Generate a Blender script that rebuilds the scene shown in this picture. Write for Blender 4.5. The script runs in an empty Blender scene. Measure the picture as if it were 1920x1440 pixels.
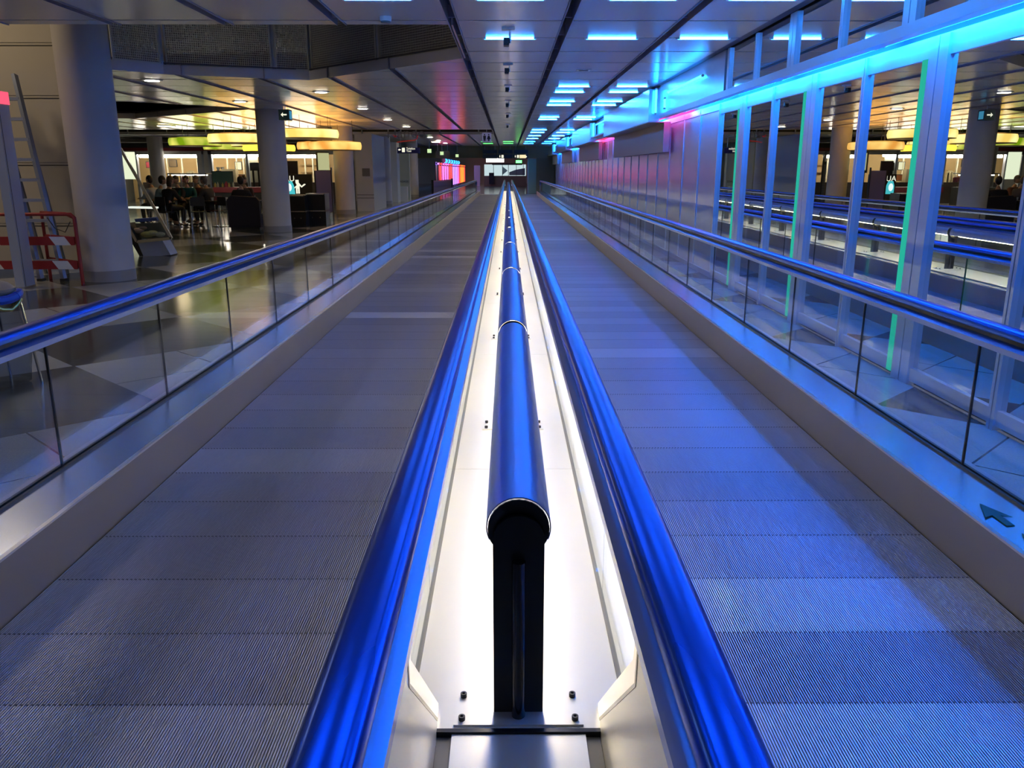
import bpy, bmesh, math, random
from mathutils import Vector, Matrix
random.seed(7)
S = bpy.context.scene
COL = S.collection
PI = math.pi

# ---------------------------------------------------------------- camera, world, exposure
F = 1530.0; TH = math.radians(14.72); CX, CZ = -0.025, 1.6; YAW = math.radians(-0.28)
cam_d = bpy.data.cameras.new('camera'); cam = bpy.data.objects.new('camera', cam_d); COL.objects.link(cam)
cam_d.sensor_fit = 'HORIZONTAL'; cam_d.sensor_width = 36.0; cam_d.lens = 36.0 * F / 1920.0
cam_d.clip_start = 0.05; cam_d.clip_end = 400
cam.location = (CX, 0, CZ); cam.rotation_euler = (PI / 2 - TH, 0, YAW)
S.camera = cam
w = bpy.data.worlds.new('world'); S.world = w; w.use_nodes = True
bg = w.node_tree.nodes['Background']; bg.inputs[0].default_value = (0.45, 0.5, 0.75, 1); bg.inputs[1].default_value = 0.035
S.view_settings.view_transform = 'Standard'; S.view_settings.look = 'None'
S.view_settings.exposure = 2.32; S.view_settings.gamma = 1.0; S.view_settings.use_curve_mapping = False

def ray(px, py):
    u = (px - 960) / F; v = (720 - py) / F
    y = math.cos(TH) + v * math.sin(TH); z = -math.sin(TH) + v * math.cos(TH)
    a = -YAW
    return (u * math.cos(a) + y * math.sin(a), y * math.cos(a) - u * math.sin(a), z)
def W(px, py, Y):        # photo point seen at a chosen distance -> (X, Z)
    r = ray(px, py); s = Y / r[1]; return CX + r[0] * s, CZ + r[2] * s
def G(px, py, z=0.0):    # photo point lying on a level surface -> (X, Y)
    r = ray(px, py); s = (z - CZ) / r[2]; return CX + r[0] * s, r[1] * s

# ---------------------------------------------------------------- materials
MATS = {}
def mat(name, col, rough=0.5, metal=0.0, emit=None, es=0.0, spec=0.5, noise=0.0, nscale=8.0, bump=0.0, alpha=1.0):
    if name in MATS: return MATS[name]
    m = bpy.data.materials.new(name); m.use_nodes = True; nt = m.node_tree; b = nt.nodes['Principled BSDF']
    b.inputs['Base Color'].default_value = (*col, 1); b.inputs['Roughness'].default_value = rough
    b.inputs['Metallic'].default_value = metal; b.inputs['Specular IOR Level'].default_value = spec
    b.inputs['Alpha'].default_value = alpha
    if emit:
        b.inputs['Emission Color'].default_value = (*emit, 1); b.inputs['Emission Strength'].default_value = es
    if noise or bump:
        tc = nt.nodes.new('ShaderNodeTexCoord'); n = nt.nodes.new('ShaderNodeTexNoise')
        n.inputs['Scale'].default_value = nscale; n.inputs['Detail'].default_value = 4
        nt.links.new(tc.outputs['Object'], n.inputs['Vector'])
        if noise:
            r = nt.nodes.new('ShaderNodeMix'); r.data_type = 'RGBA'
            r.inputs[6].default_value = (*[c * (1 - noise) for c in col], 1)
            r.inputs[7].default_value = (*[min(1, c * (1 + noise)) for c in col], 1)
            nt.links.new(n.outputs['Fac'], r.inputs[0]); nt.links.new(r.outputs[2], b.inputs['Base Color'])
        if bump:
            bp = nt.nodes.new('ShaderNodeBump'); bp.inputs['Strength'].default_value = bump
            nt.links.new(n.outputs['Fac'], bp.inputs['Height']); nt.links.new(bp.outputs['Normal'], b.inputs['Normal'])
    MATS[name] = m; return m
def glow(name, col, s):
    if name in MATS: return MATS[name]
    m = bpy.data.materials.new(name); m.use_nodes = True; nt = m.node_tree
    nt.nodes.remove(nt.nodes['Principled BSDF']); e = nt.nodes.new('ShaderNodeEmission')
    e.inputs[0].default_value = (*col, 1); e.inputs[1].default_value = s
    nt.links.new(e.outputs[0], nt.nodes['Material Output'].inputs[0]); MATS[name] = m; return m
def glass(name, tint, gl=0.02, ior=1.45):
    m = bpy.data.materials.new(name); m.use_nodes = True; nt = m.node_tree
    nt.nodes.remove(nt.nodes['Principled BSDF'])
    t = nt.nodes.new('ShaderNodeBsdfTransparent'); t.inputs[0].default_value = (*tint, 1)
    g = nt.nodes.new('ShaderNodeBsdfGlossy'); g.inputs['Roughness'].default_value = gl; g.inputs[0].default_value = (0.9, 0.95, 1, 1)
    f = nt.nodes.new('ShaderNodeLayerWeight'); f.inputs['Blend'].default_value = 0.5
    p = nt.nodes.new('ShaderNodeMath'); p.operation = 'POWER'; p.inputs[1].default_value = 4.5; nt.links.new(f.outputs['Facing'], p.inputs[0])
    q = nt.nodes.new('ShaderNodeMath'); q.operation = 'MULTIPLY_ADD'; q.inputs[1].default_value = 0.75; q.inputs[2].default_value = 0.03; nt.links.new(p.outputs[0], q.inputs[0])
    x = nt.nodes.new('ShaderNodeMixShader')
    nt.links.new(q.outputs[0], x.inputs[0]); nt.links.new(t.outputs[0], x.inputs[1]); nt.links.new(g.outputs[0], x.inputs[2])
    nt.links.new(x.outputs[0], nt.nodes['Material Output'].inputs[0]); MATS[name] = m; return m

M_glass = glass('balustrade_glass', (0.93, 0.96, 0.96), 0.03, 1.3)
M_clear = glass('clear_glass', (0.95, 0.97, 0.97), 0.02, 1.3)
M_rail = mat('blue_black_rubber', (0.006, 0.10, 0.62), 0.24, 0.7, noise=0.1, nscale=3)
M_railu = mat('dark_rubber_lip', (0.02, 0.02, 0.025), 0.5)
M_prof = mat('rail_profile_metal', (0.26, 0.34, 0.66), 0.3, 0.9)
M_deck = mat('brushed_deck_steel', (0.82, 0.80, 0.72), 0.36, 0.5, noise=0.05, nscale=1.5)
M_skirt = mat('skirt_steel', (0.34, 0.31, 0.30), 0.42, 0.8, noise=0.06, nscale=2)
M_plate = mat('outer_deck_steel', (0.60, 0.62, 0.68), 0.26, 0.95)
M_trimline = mat('edge_trim', (0.75, 0.72, 0.72), 0.3, 0.9)
M_ridge = mat('pallet_aluminium', (0.50, 0.47, 0.52), 0.42, 0.5)
def pallet_variation(m):                      # each 0.4 m pallet has its own random tone
    nt = m.node_tree; N = nt.nodes.new; L = nt.links.new; b = nt.nodes['Principled BSDF']
    tc = N('ShaderNodeTexCoord'); sp = N('ShaderNodeSeparateXYZ'); L(tc.outputs['Object'], sp.inputs[0])
    a = N('ShaderNodeMath'); a.operation = 'MULTIPLY_ADD'; a.inputs[1].default_value = 2.5; a.inputs[2].default_value = 99.525; L(sp.outputs[1], a.inputs[0])
    f = N('ShaderNodeMath'); f.operation = 'FLOOR'; L(a.outputs[0], f.inputs[0])
    sg = N('ShaderNodeMath'); sg.operation = 'SIGN'; L(sp.outputs[0], sg.inputs[0])
    ad = N('ShaderNodeMath'); ad.operation = 'MULTIPLY_ADD'; ad.inputs[1].default_value = 500; L(sg.outputs[0], ad.inputs[0]); L(f.outputs[0], ad.inputs[2])
    wn = N('ShaderNodeTexWhiteNoise'); wn.noise_dimensions = '1D'; L(ad.outputs[0], wn.inputs['W'])
    r = N('ShaderNodeValToRGB'); e = r.color_ramp.elements; e[0].position = 0.0; e[0].color = (0.40, 0.38, 0.48, 1); e[1].position = 0.86; e[1].color = (0.50, 0.48, 0.59, 1)
    q = r.color_ramp.elements.new(0.95); q.color = (0.72, 0.70, 0.80, 1)
    L(wn.outputs['Value'], r.inputs[0]); L(r.outputs[0], b.inputs['Base Color'])
pallet_variation(M_ridge)
M_groove = mat('pallet_groove', (0.03, 0.028, 0.035), 0.6)
M_gasket = mat('grey_gasket', (0.16, 0.16, 0.15), 0.5)
M_black = mat('black_lacquer', (0.006, 0.006, 0.009), 0.3)
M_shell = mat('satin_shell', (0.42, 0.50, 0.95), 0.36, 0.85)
M_ceil = mat('ceiling_panel_paint', (0.74, 0.73, 0.75), 0.2, 0.15, spec=0.7)
M_ceild = mat('ceiling_gap_dark', (0.09, 0.09, 0.12), 0.6)
M_slot = mat('ceiling_channel', (0.34, 0.32, 0.40), 0.45, 0.3)
M_col = mat('column_paint', (0.52, 0.50, 0.49), 0.55, noise=0.06, nscale=3)
M_colb = mat('column_skirting', (0.30, 0.29, 0.30), 0.4)
M_alu = mat('frame_aluminium', (0.60, 0.64, 0.72), 0.38, 0.55)
M_mirror = mat('mirror_glass', (0.80, 0.84, 0.86), 0.0, 1.0)
M_satin = mat('satin_panel', (0.68, 0.68, 0.76), 0.24, 0.55, noise=0.03, nscale=1)
M_mesh = mat('mesh_metal', (0.62, 0.62, 0.56), 0.5, 0.1)
M_wall = mat('wall_paint', (0.48, 0.44, 0.37), 0.6, noise=0.04, nscale=2)
M_lwall = mat('light_wall_paint', (0.55, 0.55, 0.53), 0.5)
M_dark = mat('dark_finish', (0.02, 0.02, 0.022), 0.5)
M_steel = mat('stainless', (0.6, 0.6, 0.6), 0.25, 1.0)
M_white = mat('white_plastic', (0.75, 0.75, 0.72), 0.4)
M_red = mat('barrier_red', (0.32, 0.02, 0.02), 0.4)
M_green = mat('arrow_green', (0.0, 0.10, 0.09), 0.5)

L_blue = glow('lamp_blue', (0.022, 0.26, 1.0), 13.0)
L_halo = mat('lamp_trough', (0.25, 0.3, 0.5), 0.35, 0.6)
L_cyan = glow('neon_cyan', (0.006, 0.18, 1.0), 17.0)
L_pink = glow('neon_pink', (1.0, 0.08, 0.55), 4.0)
L_box = glow('neon_box_blue', (0.012, 0.26, 1.0), 4.0)
L_red = glow('neon_red', (1.0, 0.03, 0.06), 4.0)
L_teal = glow('neon_teal', (0.03, 0.60, 0.44), 0.15)
L_green = glow('neon_green', (0.08, 0.9, 0.12), 1.2)
L_warm = glow('lamp_warm_white', (1.0, 0.82, 0.45), 12.0)
L_white = glow('lamp_white', (1.0, 0.93, 0.78), 6.0)
L_down = glow('downlight', (1.0, 0.93, 0.8), 6.0)
def shade_mat(name, c0, s0, c1, s1):
    m = glow(name, c0, s0); nt = m.node_tree; e = [n for n in nt.nodes if n.type == 'EMISSION'][0]
    tc = nt.nodes.new('ShaderNodeTexCoord'); n = nt.nodes.new('ShaderNodeTexNoise'); n.inputs['Scale'].default_value = 1.3
    rp = nt.nodes.new('ShaderNodeValToRGB'); rp.color_ramp.elements[0].position = 0.38; rp.color_ramp.elements[1].position = 0.62
    rp.color_ramp.elements[0].color = (*[c*s0 for c in c0], 1); rp.color_ramp.elements[1].color = (*[c*s1 for c in c1], 1)
    nt.links.new(tc.outputs['Object'], n.inputs['Vector']); nt.links.new(n.outputs['Fac'], rp.inputs[0]); nt.links.new(rp.outputs[0], e.inputs[0]); e.inputs[1].default_value = 1.0
    return m
L_yel = shade_mat('pendant_yellow', (1.0, 0.66, 0.14), 0.24, (1.0, 0.88, 0.34), 0.3)
L_oran = shade_mat('pendant_orange', (1.0, 0.42, 0.07), 0.2, (1.0, 0.70, 0.20), 0.28)
L_lime = shade_mat('pendant_lime', (0.30, 0.50, 0.01), 0.14, (0.9, 0.85, 0.15), 0.2)

def floor_material():
    m = bpy.data.materials.new('terrazzo'); m.use_nodes = True; nt = m.node_tree; b = nt.nodes['Principled BSDF']
    N = nt.nodes.new; L = nt.links.new
    g = N('ShaderNodeNewGeometry'); sp = N('ShaderNodeSeparateXYZ'); L(g.outputs['Position'], sp.inputs[0])
    def mt(op, a, bb=None, c=None):
        n = N('ShaderNodeMath'); n.operation = op
        for i, q in enumerate((a, bb, c)):
            if q is None: continue
            if isinstance(q, (int, float)): n.inputs[i].default_value = q
            else: L(q, n.inputs[i])
        return n.outputs[0]
    xa = mt('MULTIPLY', mt('ADD', sp.outputs[0], 3.68), 0.4); ya = mt('MULTIPLY', mt('SUBTRACT', sp.outputs[1], 5.5), 1 / 2.4)
    u = mt('ADD', xa, ya); v = mt('SUBTRACT', xa, ya)
    par = mt('MODULO', mt('ADD', mt('ADD', mt('ROUND', u), mt('ROUND', v)), 400.0), 2.0)
    par = mt('LESS_THAN', par, 0.5)
    def line(q, n):
        f = mt('FRACT', mt('ADD', mt('MULTIPLY', q, n), 0.5)); return mt('LESS_THAN', mt('ABSOLUTE', mt('SUBTRACT', f, 0.5)), 0.004 * n)
    jl = mt('MAXIMUM', line(u, 2), line(v, 2))
    border = mt('MULTIPLY', mt('LESS_THAN', mt('ABSOLUTE', sp.outputs[0]), 2.5), mt('LESS_THAN', sp.outputs[0], 0.0))
    no = N('ShaderNodeTexNoise'); no.inputs['Scale'].default_value = 90; no.inputs['Detail'].default_value = 3
    L(g.outputs['Position'], no.inputs['Vector'])
    def mix(fac, c1, c2):
        x = N('ShaderNodeMix'); x.data_type = 'RGBA'
        for i, q in ((0, fac), (6, c1), (7, c2)):
            if isinstance(q, tuple): x.inputs[i].default_value = q
            elif isinstance(q, (int, float)): x.inputs[i].default_value = q
            else: L(q, x.inputs[i])
        return x.outputs[2]
    light = mix(no.outputs['Fac'], (0.30, 0.30, 0.28, 1), (0.52, 0.52, 0.49, 1))
    dark = mix(no.outputs['Fac'], (0.035, 0.04, 0.035, 1), (0.08, 0.088, 0.078, 1))
    c = mix(par, light, dark); c = mix(border, c, (0.13, 0.13, 0.12, 1)); c = mix(jl, c, (0.06, 0.06, 0.06, 1))
    L(c, b.inputs['Base Color']); b.inputs['Roughness'].default_value = 0.13; b.inputs['Specular IOR Level'].default_value = 0.6
    return m
M_floor = floor_material()

# ---------------------------------------------------------------- mesh helpers
class MB:
    def __init__(s): s.v = []; s.f = []; s.m = []; s.mi = 0
    def add(s, vs, fs):
        o = len(s.v); s.v += [tuple(p) for p in vs]; s.f += [tuple(i + o for i in f) for f in fs]; s.m += [s.mi] * len(fs); return s
    def box(s, x0, x1, y0, y1, z0, z1):
        vs = [(x0,y0,z0),(x1,y0,z0),(x1,y1,z0),(x0,y1,z0),(x0,y0,z1),(x1,y0,z1),(x1,y1,z1),(x0,y1,z1)]
        return s.add(vs, [(0,3,2,1),(4,5,6,7),(0,1,5,4),(1,2,6,5),(2,3,7,6),(3,0,4,7)])
    def bar(s, a, b, w, h=None, up=(0,0,1)):
        a, b = Vector(a), Vector(b); h = h or w; d = (b - a).normalized(); u = Vector(up)
        if abs(d.dot(u)) > 0.98: u = Vector((1, 0, 0))
        r = d.cross(u).normalized(); u = r.cross(d)
        c = [r * w / 2 + u * h / 2, -r * w / 2 + u * h / 2, -r * w / 2 - u * h / 2, r * w / 2 - u * h / 2]
        return s.add([a + q for q in c] + [b + q for q in c], [(3,2,1,0),(4,5,6,7),(0,1,5,4),(1,2,6,5),(2,3,7,6),(3,0,4,7)])
    def tube(s, pts, r, n=12, caps=True):
        pts = [Vector(p) for p in pts]; rs = r if isinstance(r, (list, tuple)) else [r] * len(pts)
        rings = []; prev = None
        for i, p in enumerate(pts):
            d = ((pts[min(i+1, len(pts)-1)] - p).normalized() + (p - pts[max(i-1, 0)]).normalized())
            d = d.normalized() if d.length > 1e-6 else Vector((0, 0, 1))
            if prev is None:
                u = Vector((0, 0, 1)) if abs(d.z) < 0.9 else Vector((1, 0, 0)); prev = d.cross(u).normalized()
            a = (prev - d * prev.dot(d)).normalized(); prev = a; b = d.cross(a)
            rings.append([p + (a * math.cos(t) + b * math.sin(t)) * rs[i] for t in [2*PI*k/n for k in range(n)]])
        vs = [q for R in rings for q in R]; fs = []
        for i in range(len(pts) - 1):
            for k in range(n): fs.append((i*n+k, i*n+(k+1)%n, (i+1)*n+(k+1)%n, (i+1)*n+k))
        if caps: fs += [tuple(range(n-1, -1, -1)), tuple((len(pts)-1)*n + k for k in range(n))]
        return s.add(vs, fs)
    def lathe(s, prof, c=(0,0,0), n=24, sx=1, sy=1):
        vs = []; fs = []
        for (r, z) in prof:
            for k in range(n):
                t = 2*PI*k/n; vs.append((c[0]+r*sx*math.cos(t), c[1]+r*sy*math.sin(t), c[2]+z))
        for i in range(len(prof)-1):
            for k in range(n): fs.append((i*n+k, i*n+(k+1)%n, (i+1)*n+(k+1)%n, (i+1)*n+k))
        fs += [tuple(range(n-1,-1,-1)), tuple((len(prof)-1)*n+k for k in range(n))]
        return s.add(vs, fs)
    def prism(s, pts, a, b, axis='y'):      # pts 2D polygon; extruded from a to b along axis
        n = len(pts)
        def P(p, t): return {'y': (p[0], t, p[1]), 'x': (t, p[0], p[1]), 'z': (p[0], p[1], t)}[axis]
        return s.add([P(p, a) for p in pts] + [P(p, b) for p in pts],
                     [tuple(range(n)), tuple(range(2*n-1, n-1, -1))] + [(i, i+n, (i+1)%n+n, (i+1)%n) for i in range(n)])
    def sweep(s, path, prof):               # path (y,z) list, prof closed loop of (x, n) offsets
        n = len(prof); vs = []; fs = []
        for i, (y, z) in enumerate(path):
            a = path[max(i-1,0)]; b = path[min(i+1,len(path)-1)]; dy, dz = b[0]-a[0], b[1]-a[1]; l = math.hypot(dy, dz) or 1
            ny, nz = -dz/l, dy/l
            for (x, q) in prof: vs.append((x, y+ny*q, z+nz*q))
        for i in range(len(path)-1):
            for k in range(n): fs.append((i*n+k, i*n+(k+1)%n, (i+1)*n+(k+1)%n, (i+1)*n+k))
        fs += [tuple(range(n)), tuple((len(path)-1)*n+k for k in range(n-1,-1,-1))]
        return s.add(vs, fs)
    def sphere(s, c, r, n=12, sc=(1,1,1), zmin=-1.0):
        prof = []
        for i in range(n//2+1):
            t = -PI/2 + PI*i/(n//2); z = math.sin(t)
            if z >= zmin-1e-6: prof.append((max(math.cos(t), 0.001)*r, z*r*sc[2]))
        return s.lathe(prof, c, n, sc[0], sc[1])
    def build(s, name, mats, parent=None, smooth=False, loc=None):
        me = bpy.data.meshes.new(name); me.from_pydata(s.v, [], s.f)
        ml = mats if isinstance(mats, (list, tuple)) else [mats]
        for m in ml: me.materials.append(m)
        if len(ml) > 1: me.polygons.foreach_set('material_index', s.m)
        bm = bmesh.new(); bm.from_mesh(me); bmesh.ops.recalc_face_normals(bm, faces=bm.faces); bm.to_mesh(me); bm.free()
        if smooth:
            me.polygons.foreach_set('use_smooth', [True]*len(me.polygons)); me.set_sharp_from_angle(angle=math.radians(38))
        o = bpy.data.objects.new(name, me); COL.objects.link(o)
        if loc: o.location = loc
        if parent: o.parent = parent
        return o
def tag(o, label, cat, group=None):
    o['label'] = label; o['category'] = cat
    if group: o['group'] = group
    return o
def thing(name, label, cat, loc=(0,0,0), rz=0, group=None):
    o = bpy.data.objects.new(name, None); COL.objects.link(o); o.empty_display_size = 0.1
    o.location = loc; o.rotation_euler = (0, 0, rz); return tag(o, label, cat, group)
def struct(o): o['kind'] = 'structure'; return o
def dup(root, loc, rz=None, label=None):
    def cp(o, par):
        c = o.copy(); COL.objects.link(c)
        if par: c.parent = par
        for ch in list(o.children): cp(ch, c)
        return c
    r = cp(root, None); r.location = loc
    if rz is not None: r.rotation_euler = (0, 0, rz)
    if label: r['label'] = label
    return r
def text_mesh(txt, size, name, m, parent, loc, rot=(PI/2, 0, 0), align='CENTER'):
    cu = bpy.data.curves.new(name, 'FONT'); cu.body = txt; cu.size = size; cu.align_x = align; cu.align_y = 'CENTER'; cu.extrude = size*0.02
    o = bpy.data.objects.new(name, cu); COL.objects.link(o); bpy.context.view_layer.update()
    dg = bpy.context.evaluated_depsgraph_get(); me = bpy.data.meshes.new_from_object(o.evaluated_get(dg)); bpy.data.objects.remove(o)
    me.materials.clear(); me.materials.append(m); o = bpy.data.objects.new(name, me); COL.objects.link(o)
    o.location = loc; o.rotation_euler = rot; o.parent = parent; return o
ORD = ['first','second','third','fourth','fifth','sixth','seventh','eighth','ninth','tenth','eleventh','twelfth','thirteenth','fourteenth',
       'fifteenth','sixteenth','seventeenth','eighteenth','nineteenth','twentieth','twenty-first','twenty-second','twenty-third','twenty-fourth']

YE = 55.0     # far end of the walkways
Y0 = -0.6     # near end
HC = 3.1      # ceiling height

# ---------------------------------------------------------------- floor
fl = MB()
fl.box(-24, -2.2, -4, 112, -0.2, 0); fl.box(2.2, 3.07, -4, 112, -0.2, 0)
fl.box(-2.2, 2.2, YE+1.0, 112, -0.2, 0); fl.box(-2.2, 2.2, -4, Y0-0.9, -0.2, 0)
fl.box(-2.2, 2.2, Y0-0.9, YE+1.0, -0.45, -0.25)
struct(fl.build('floor', M_floor))

# ---------------------------------------------------------------- ceiling
MX, MY = 1.2, 1.145
YK0 = 9.17
def clip(poly, a, b, keep_left):
    out = []
    def side(p):
        c = (b[0]-a[0])*(p[1]-a[1]) - (b[1]-a[1])*(p[0]-a[0]); return c if keep_left else -c
    for i, p in enumerate(poly):
        q = poly[(i+1) % len(poly)]; sp_, sq = side(p), side(q)
        if sp_ >= 0: out.append(p)
        if sp_*sq < -1e-12:
            t = sp_/(sp_-sq); out.append((p[0]+(q[0]-p[0])*t, p[1]+(q[1]-p[1])*t))
    return out if len(out) >= 3 else []
def subtract(polys, V):                       # V convex, counter-clockwise
    res = []
    for P in polys:
        rem = P
        for i in range(len(V)):
            a, b = V[i], V[(i+1) % len(V)]
            o = clip(rem, a, b, False)
            if o: res.append(o)
            rem = clip(rem, a, b, True)
            if not rem: break
    return res
V1 = [(-0.62,9.42),(-0.62,12.1),(-3.45,15.0),(-4.0,14.78),(-5.6,14.1),(-6.3,13.3),(-6.6,9.42)]
V1b = [(-11.6,9.42),(-6.2,9.42),(-6.2,13.36),(-11.6,13.36)]
V2 = [(-10.9,19.3),(-8.6,19.6),(-6.4,21.9),(-11.3,26.0),(-13.2,25.6)]
V3 = [(-0.62,33.0),(-0.62,37.4),(-21.0,37.4),(-21.0,33.0)]
VOIDS = [V1, V1b, V2, V3]
ce = MB(); gp = MB(); ch = MB()
lanes = [(-0.6 + MX*k, -0.6 + MX*(k+1)) for k in range(-19, 3)]
for (xa, xb) in lanes:
    if xa > 2.7: continue
    xb2 = min(xb, 2.8); side = 0.06
    for k in range(-12, 42):
        ya = YK0 + MY*(k-1) + 0.026; yb = YK0 + MY*k - 0.026
        polys = [[(xa+side, ya), (xb2-(side if xb <= 2.8 else 0.10), ya), (xb2-(side if xb <= 2.8 else 0.10), yb), (xa+side, yb)]]
        for V in VOIDS: polys = subtract(polys, V)
        for p in polys: ce.prism(p, HC, HC+0.03, 'z')
back = [[(-24.0, -5.0), (2.8, -5.0), (2.8, 57.0), (-24.0, 57.0)]]
for V in VOIDS: back = subtract(back, V)
for p in back: gp.prism(p, HC+0.16, HC+0.18, 'z')
for k in range(-19, 3):                       # long channels with cross webs
    x = -0.6 + MX*k
    segs = [(-4.5, 57.0)]
    for V in VOIDS:
        ys = []
        for i in range(len(V)):
            a, b = V[i], V[(i+1) % len(V)]
            if (a[0]-x)*(b[0]-x) < 0: ys.append(a[1] + (b[1]-a[1])*(x-a[0])/(b[0]-a[0]))
        if len(ys) == 2:
            lo, hi = min(ys), max(ys)
            segs = [t for (s0, s1) in segs for t in ([(s0, lo), (hi, s1)] if s0 < lo and hi < s1 else [(s0, s1)])]
    for (s0, s1) in segs:
        for sx in (-1, 1):
            ch.box(x+sx*0.05-0.006, x+sx*0.05+0.006, s0, s1, HC-0.012, HC+0.16)
        y = YK0 - MY*12
        while y < 57:
            if s0 < y < s1: ch.box(x-0.045, x+0.045, y-0.02, y+0.02, HC+0.03, HC+0.15)
            y += MY
c_obj = struct(ce.build('ceiling', M_ceil)); gp.build('ceiling_backing', M_ceild, c_obj); ch.build('channel', M_slot, c_obj)

# ceiling voids: fascia edge, mesh screens
def mesh_screen(a, b, z0, z1, label, pitch=0.034, idx=0):
    a, b = Vector((*a, 0)), Vector((*b, 0)); L = (b-a).length; d = (b-a).normalized()
    o = thing('mesh_screen', label, 'screen', tuple(a), math.atan2(d.y, d.x), 'wire mesh screens around the ceiling opening')
    g = MB(); n = int(L/pitch)
    for i in range(n+1): g.box(0.05+(L-0.1)*i/n-0.004, 0.05+(L-0.1)*i/n+0.004, -0.003, 0.003, z0, z1)
    m = int((z1-z0)/pitch)
    for i in range(m+1): z = z0+(z1-z0)*i/m; g.box(0.05, L-0.05, -0.005, 0.0, z-0.004, z+0.004)
    g.build('wire_mesh', M_mesh, o)
    f = MB()
    f.box(0.03, L-0.03, -0.012, 0.012, z0-0.02, z0+0.01); f.box(0.03, 0.06, -0.012, 0.012, z0, z1); f.box(L-0.06, L-0.03, -0.012, 0.012, z0, z1)
    f.build('frame', M_mesh, o)
    p = MB(); p.tube([(0, -0.03, z0-0.10), (0, -0.03, z1)], 0.035, 10); p.build('post', M_alu, o, True)
    return o
scr = [(-0.64,12.1,-2.05,13.55),(-2.05,13.55,-3.42,14.97),(-3.42,14.97,-4.0,14.75),(-4.0,14.75,-5.6,14.1)]
sl = ['beside the centre ceiling lane', 'between two posts, second from the centre lane', 'short, in the inner corner of the ceiling opening', 'above the second column, dark behind']
for i, (x0, y0, x1, y1) in enumerate(scr):
    mesh_screen((x0, y0+0.05), (x1, y1+0.05), HC+0.16, HC+1.55, 'grey wire mesh screen ' + sl[i])
mesh_screen((-5.6, 14.1), (-6.15, 13.47), HC+0.16, HC+1.55, 'grey wire mesh screen partly behind the big near column')
edge = MB()
for V in (V1, V2, V3):
    for i in range(len(V)):
        a, b = V[i], V[(i+1) % len(V)]
        if V is V1 and i >= 5: continue
        edge.bar((a[0], a[1], HC+0.07), (b[0], b[1], HC+0.07), 0.02, 0.15)
edge.bar((-11.6, 9.42, HC+0.07), (-6.6, 9.42, HC+0.07), 0.02, 0.15)
edge.build('edge_fascia', M_ceil, c_obj)
s3 = thing('opening_screen', 'long dark mesh strip with pale posts in the far ceiling opening', 'screen', (-21, 37.3, 0))
g = MB(); g.box(0, 20.35, 0.05, 0.07, HC+0.10, HC+0.9); g.build('dark_mesh', M_dark, s3)
for i in range(12):
    p = MB(); p.tube([(1.0+1.7*i, -0.02, HC+0.0), (1.0+1.7*i, 0, HC+0.9)], 0.03, 8); p.build('post', M_alu, s3, True)

m = MB(); m.box(-24, 3.1, -5, 60, 5.3, 5.4); m.box(-24.1, -24, -5, 60, 3.3, 5.3); m.box(3.1, 3.2, -5, 60, 3.3, 5.3); m.box(-24, 3.1, 57.3, 57.4, 3.3, 5.3); m.box(-24, 3.1, -5.1, -5, 3.3, 5.3)
struct(m.build('void_dark_box', M_dark))  # dark box added above the ceiling openings so they read black
# blue tube lamps in the cross gaps
def ceiling_lamp(x, y, w, label, gm=L_blue, L=0.60, first=[None]):
    o = thing('ceiling_lamp', label, 'lamp', (x, y, HC), 0, 'coloured tube lamps in the ceiling gaps')
    t = MB(); t.tube([(-L/2, 0, 0.0), (L/2, 0, 0.0)], 0.019, 10); t.build('lamp_tube', gm, o, True)
    t = MB(); t.box(-w/2+0.08, w/2-0.08, -0.02, 0.02, 0.022, 0.028); t.build('trough', L_halo, o)
    for s in (-1, 1): t = MB(); t.box(s*(L/2)-0.02, s*(L/2)+0.02, -0.022, 0.022, -0.018, 0.024); t.build('holder', M_white, o)
    return o
rown = {-1: 'nearest', 1: 'second', 6: 'third', 7: 'fourth', 9: 'fifth', 10: 'sixth', 14: 'seventh', 15: 'eighth', 21: 'ninth', 23: 'tenth', 26: 'eleventh', 29: 'twelfth', -3: 'overhead', -5: 'added overhead near'}
lanes_n = {-1: 'left lane', 0: 'centre lane', 1: 'lane right of centre', 2: 'lane beside the mirror wall'}
for k in (-5, -3, -1, 1, 6, 7, 9, 10, 14, 15, 21, 23, 26, 29):  # the overhead rows are unseen, added to light the near belts
    for ln in (-1, 0, 1, 2):
        if ln == -1 and k not in (-1, -5): continue
        if ln == 0 and k not in (-5, -3, -1, 1): continue
        x = MX*ln if ln < 2 else 2.28
        ceiling_lamp(x, YK0+MY*k, MX if ln < 2 else 1.0, 'glowing blue tube lamp in the %s ceiling row, %s' % (rown[k], lanes_n[ln]))
for k, c in ((33, L_green), (36, L_green)):
    for ln in (-1, 0, 1, 2):
        x = MX*ln if ln < 2 else 2.28
        ceiling_lamp(x, YK0+MY*k, MX if ln < 2 else 1.0, 'glowing %s tube lamp in the %s ceiling row, %s' % ('green' if ln < 1 else 'cyan', 'last' if k == 36 else 'last but one', lanes_n[ln]), c if ln < 1 else L_cyan)

# recessed downlights
for i, (px, py, t) in enumerate([(285,150,'above the leaning display case'),(602,172,'right of the second column'),(450,190,'above the yellow pendants'),(680,203,'near the third column'),(727,224,'above the fourth column'),
                                  (762,237,'before the far mesh strip'),(806,257,'beyond the far mesh strip'),(822,263,'above the blue arrow sign'),(835,268,'farthest in the left lane')]):
    x, y = G(px, py, HC)
    o = thing('downlight', 'round white recessed ceiling light ' + t, 'lamp', (x, y, HC), 0, 'round downlights in the café ceiling')
    m = MB(); m.lathe([(0.17,-0.012),(0.17,0.0),(0.13,0.0),(0.13,-0.012)], n=20); m.build('ring', M_white, o, True)
    m = MB(); m.lathe([(0.12,-0.018),(0.12,-0.013)], n=16); m.build('lens', L_down, o)
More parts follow.
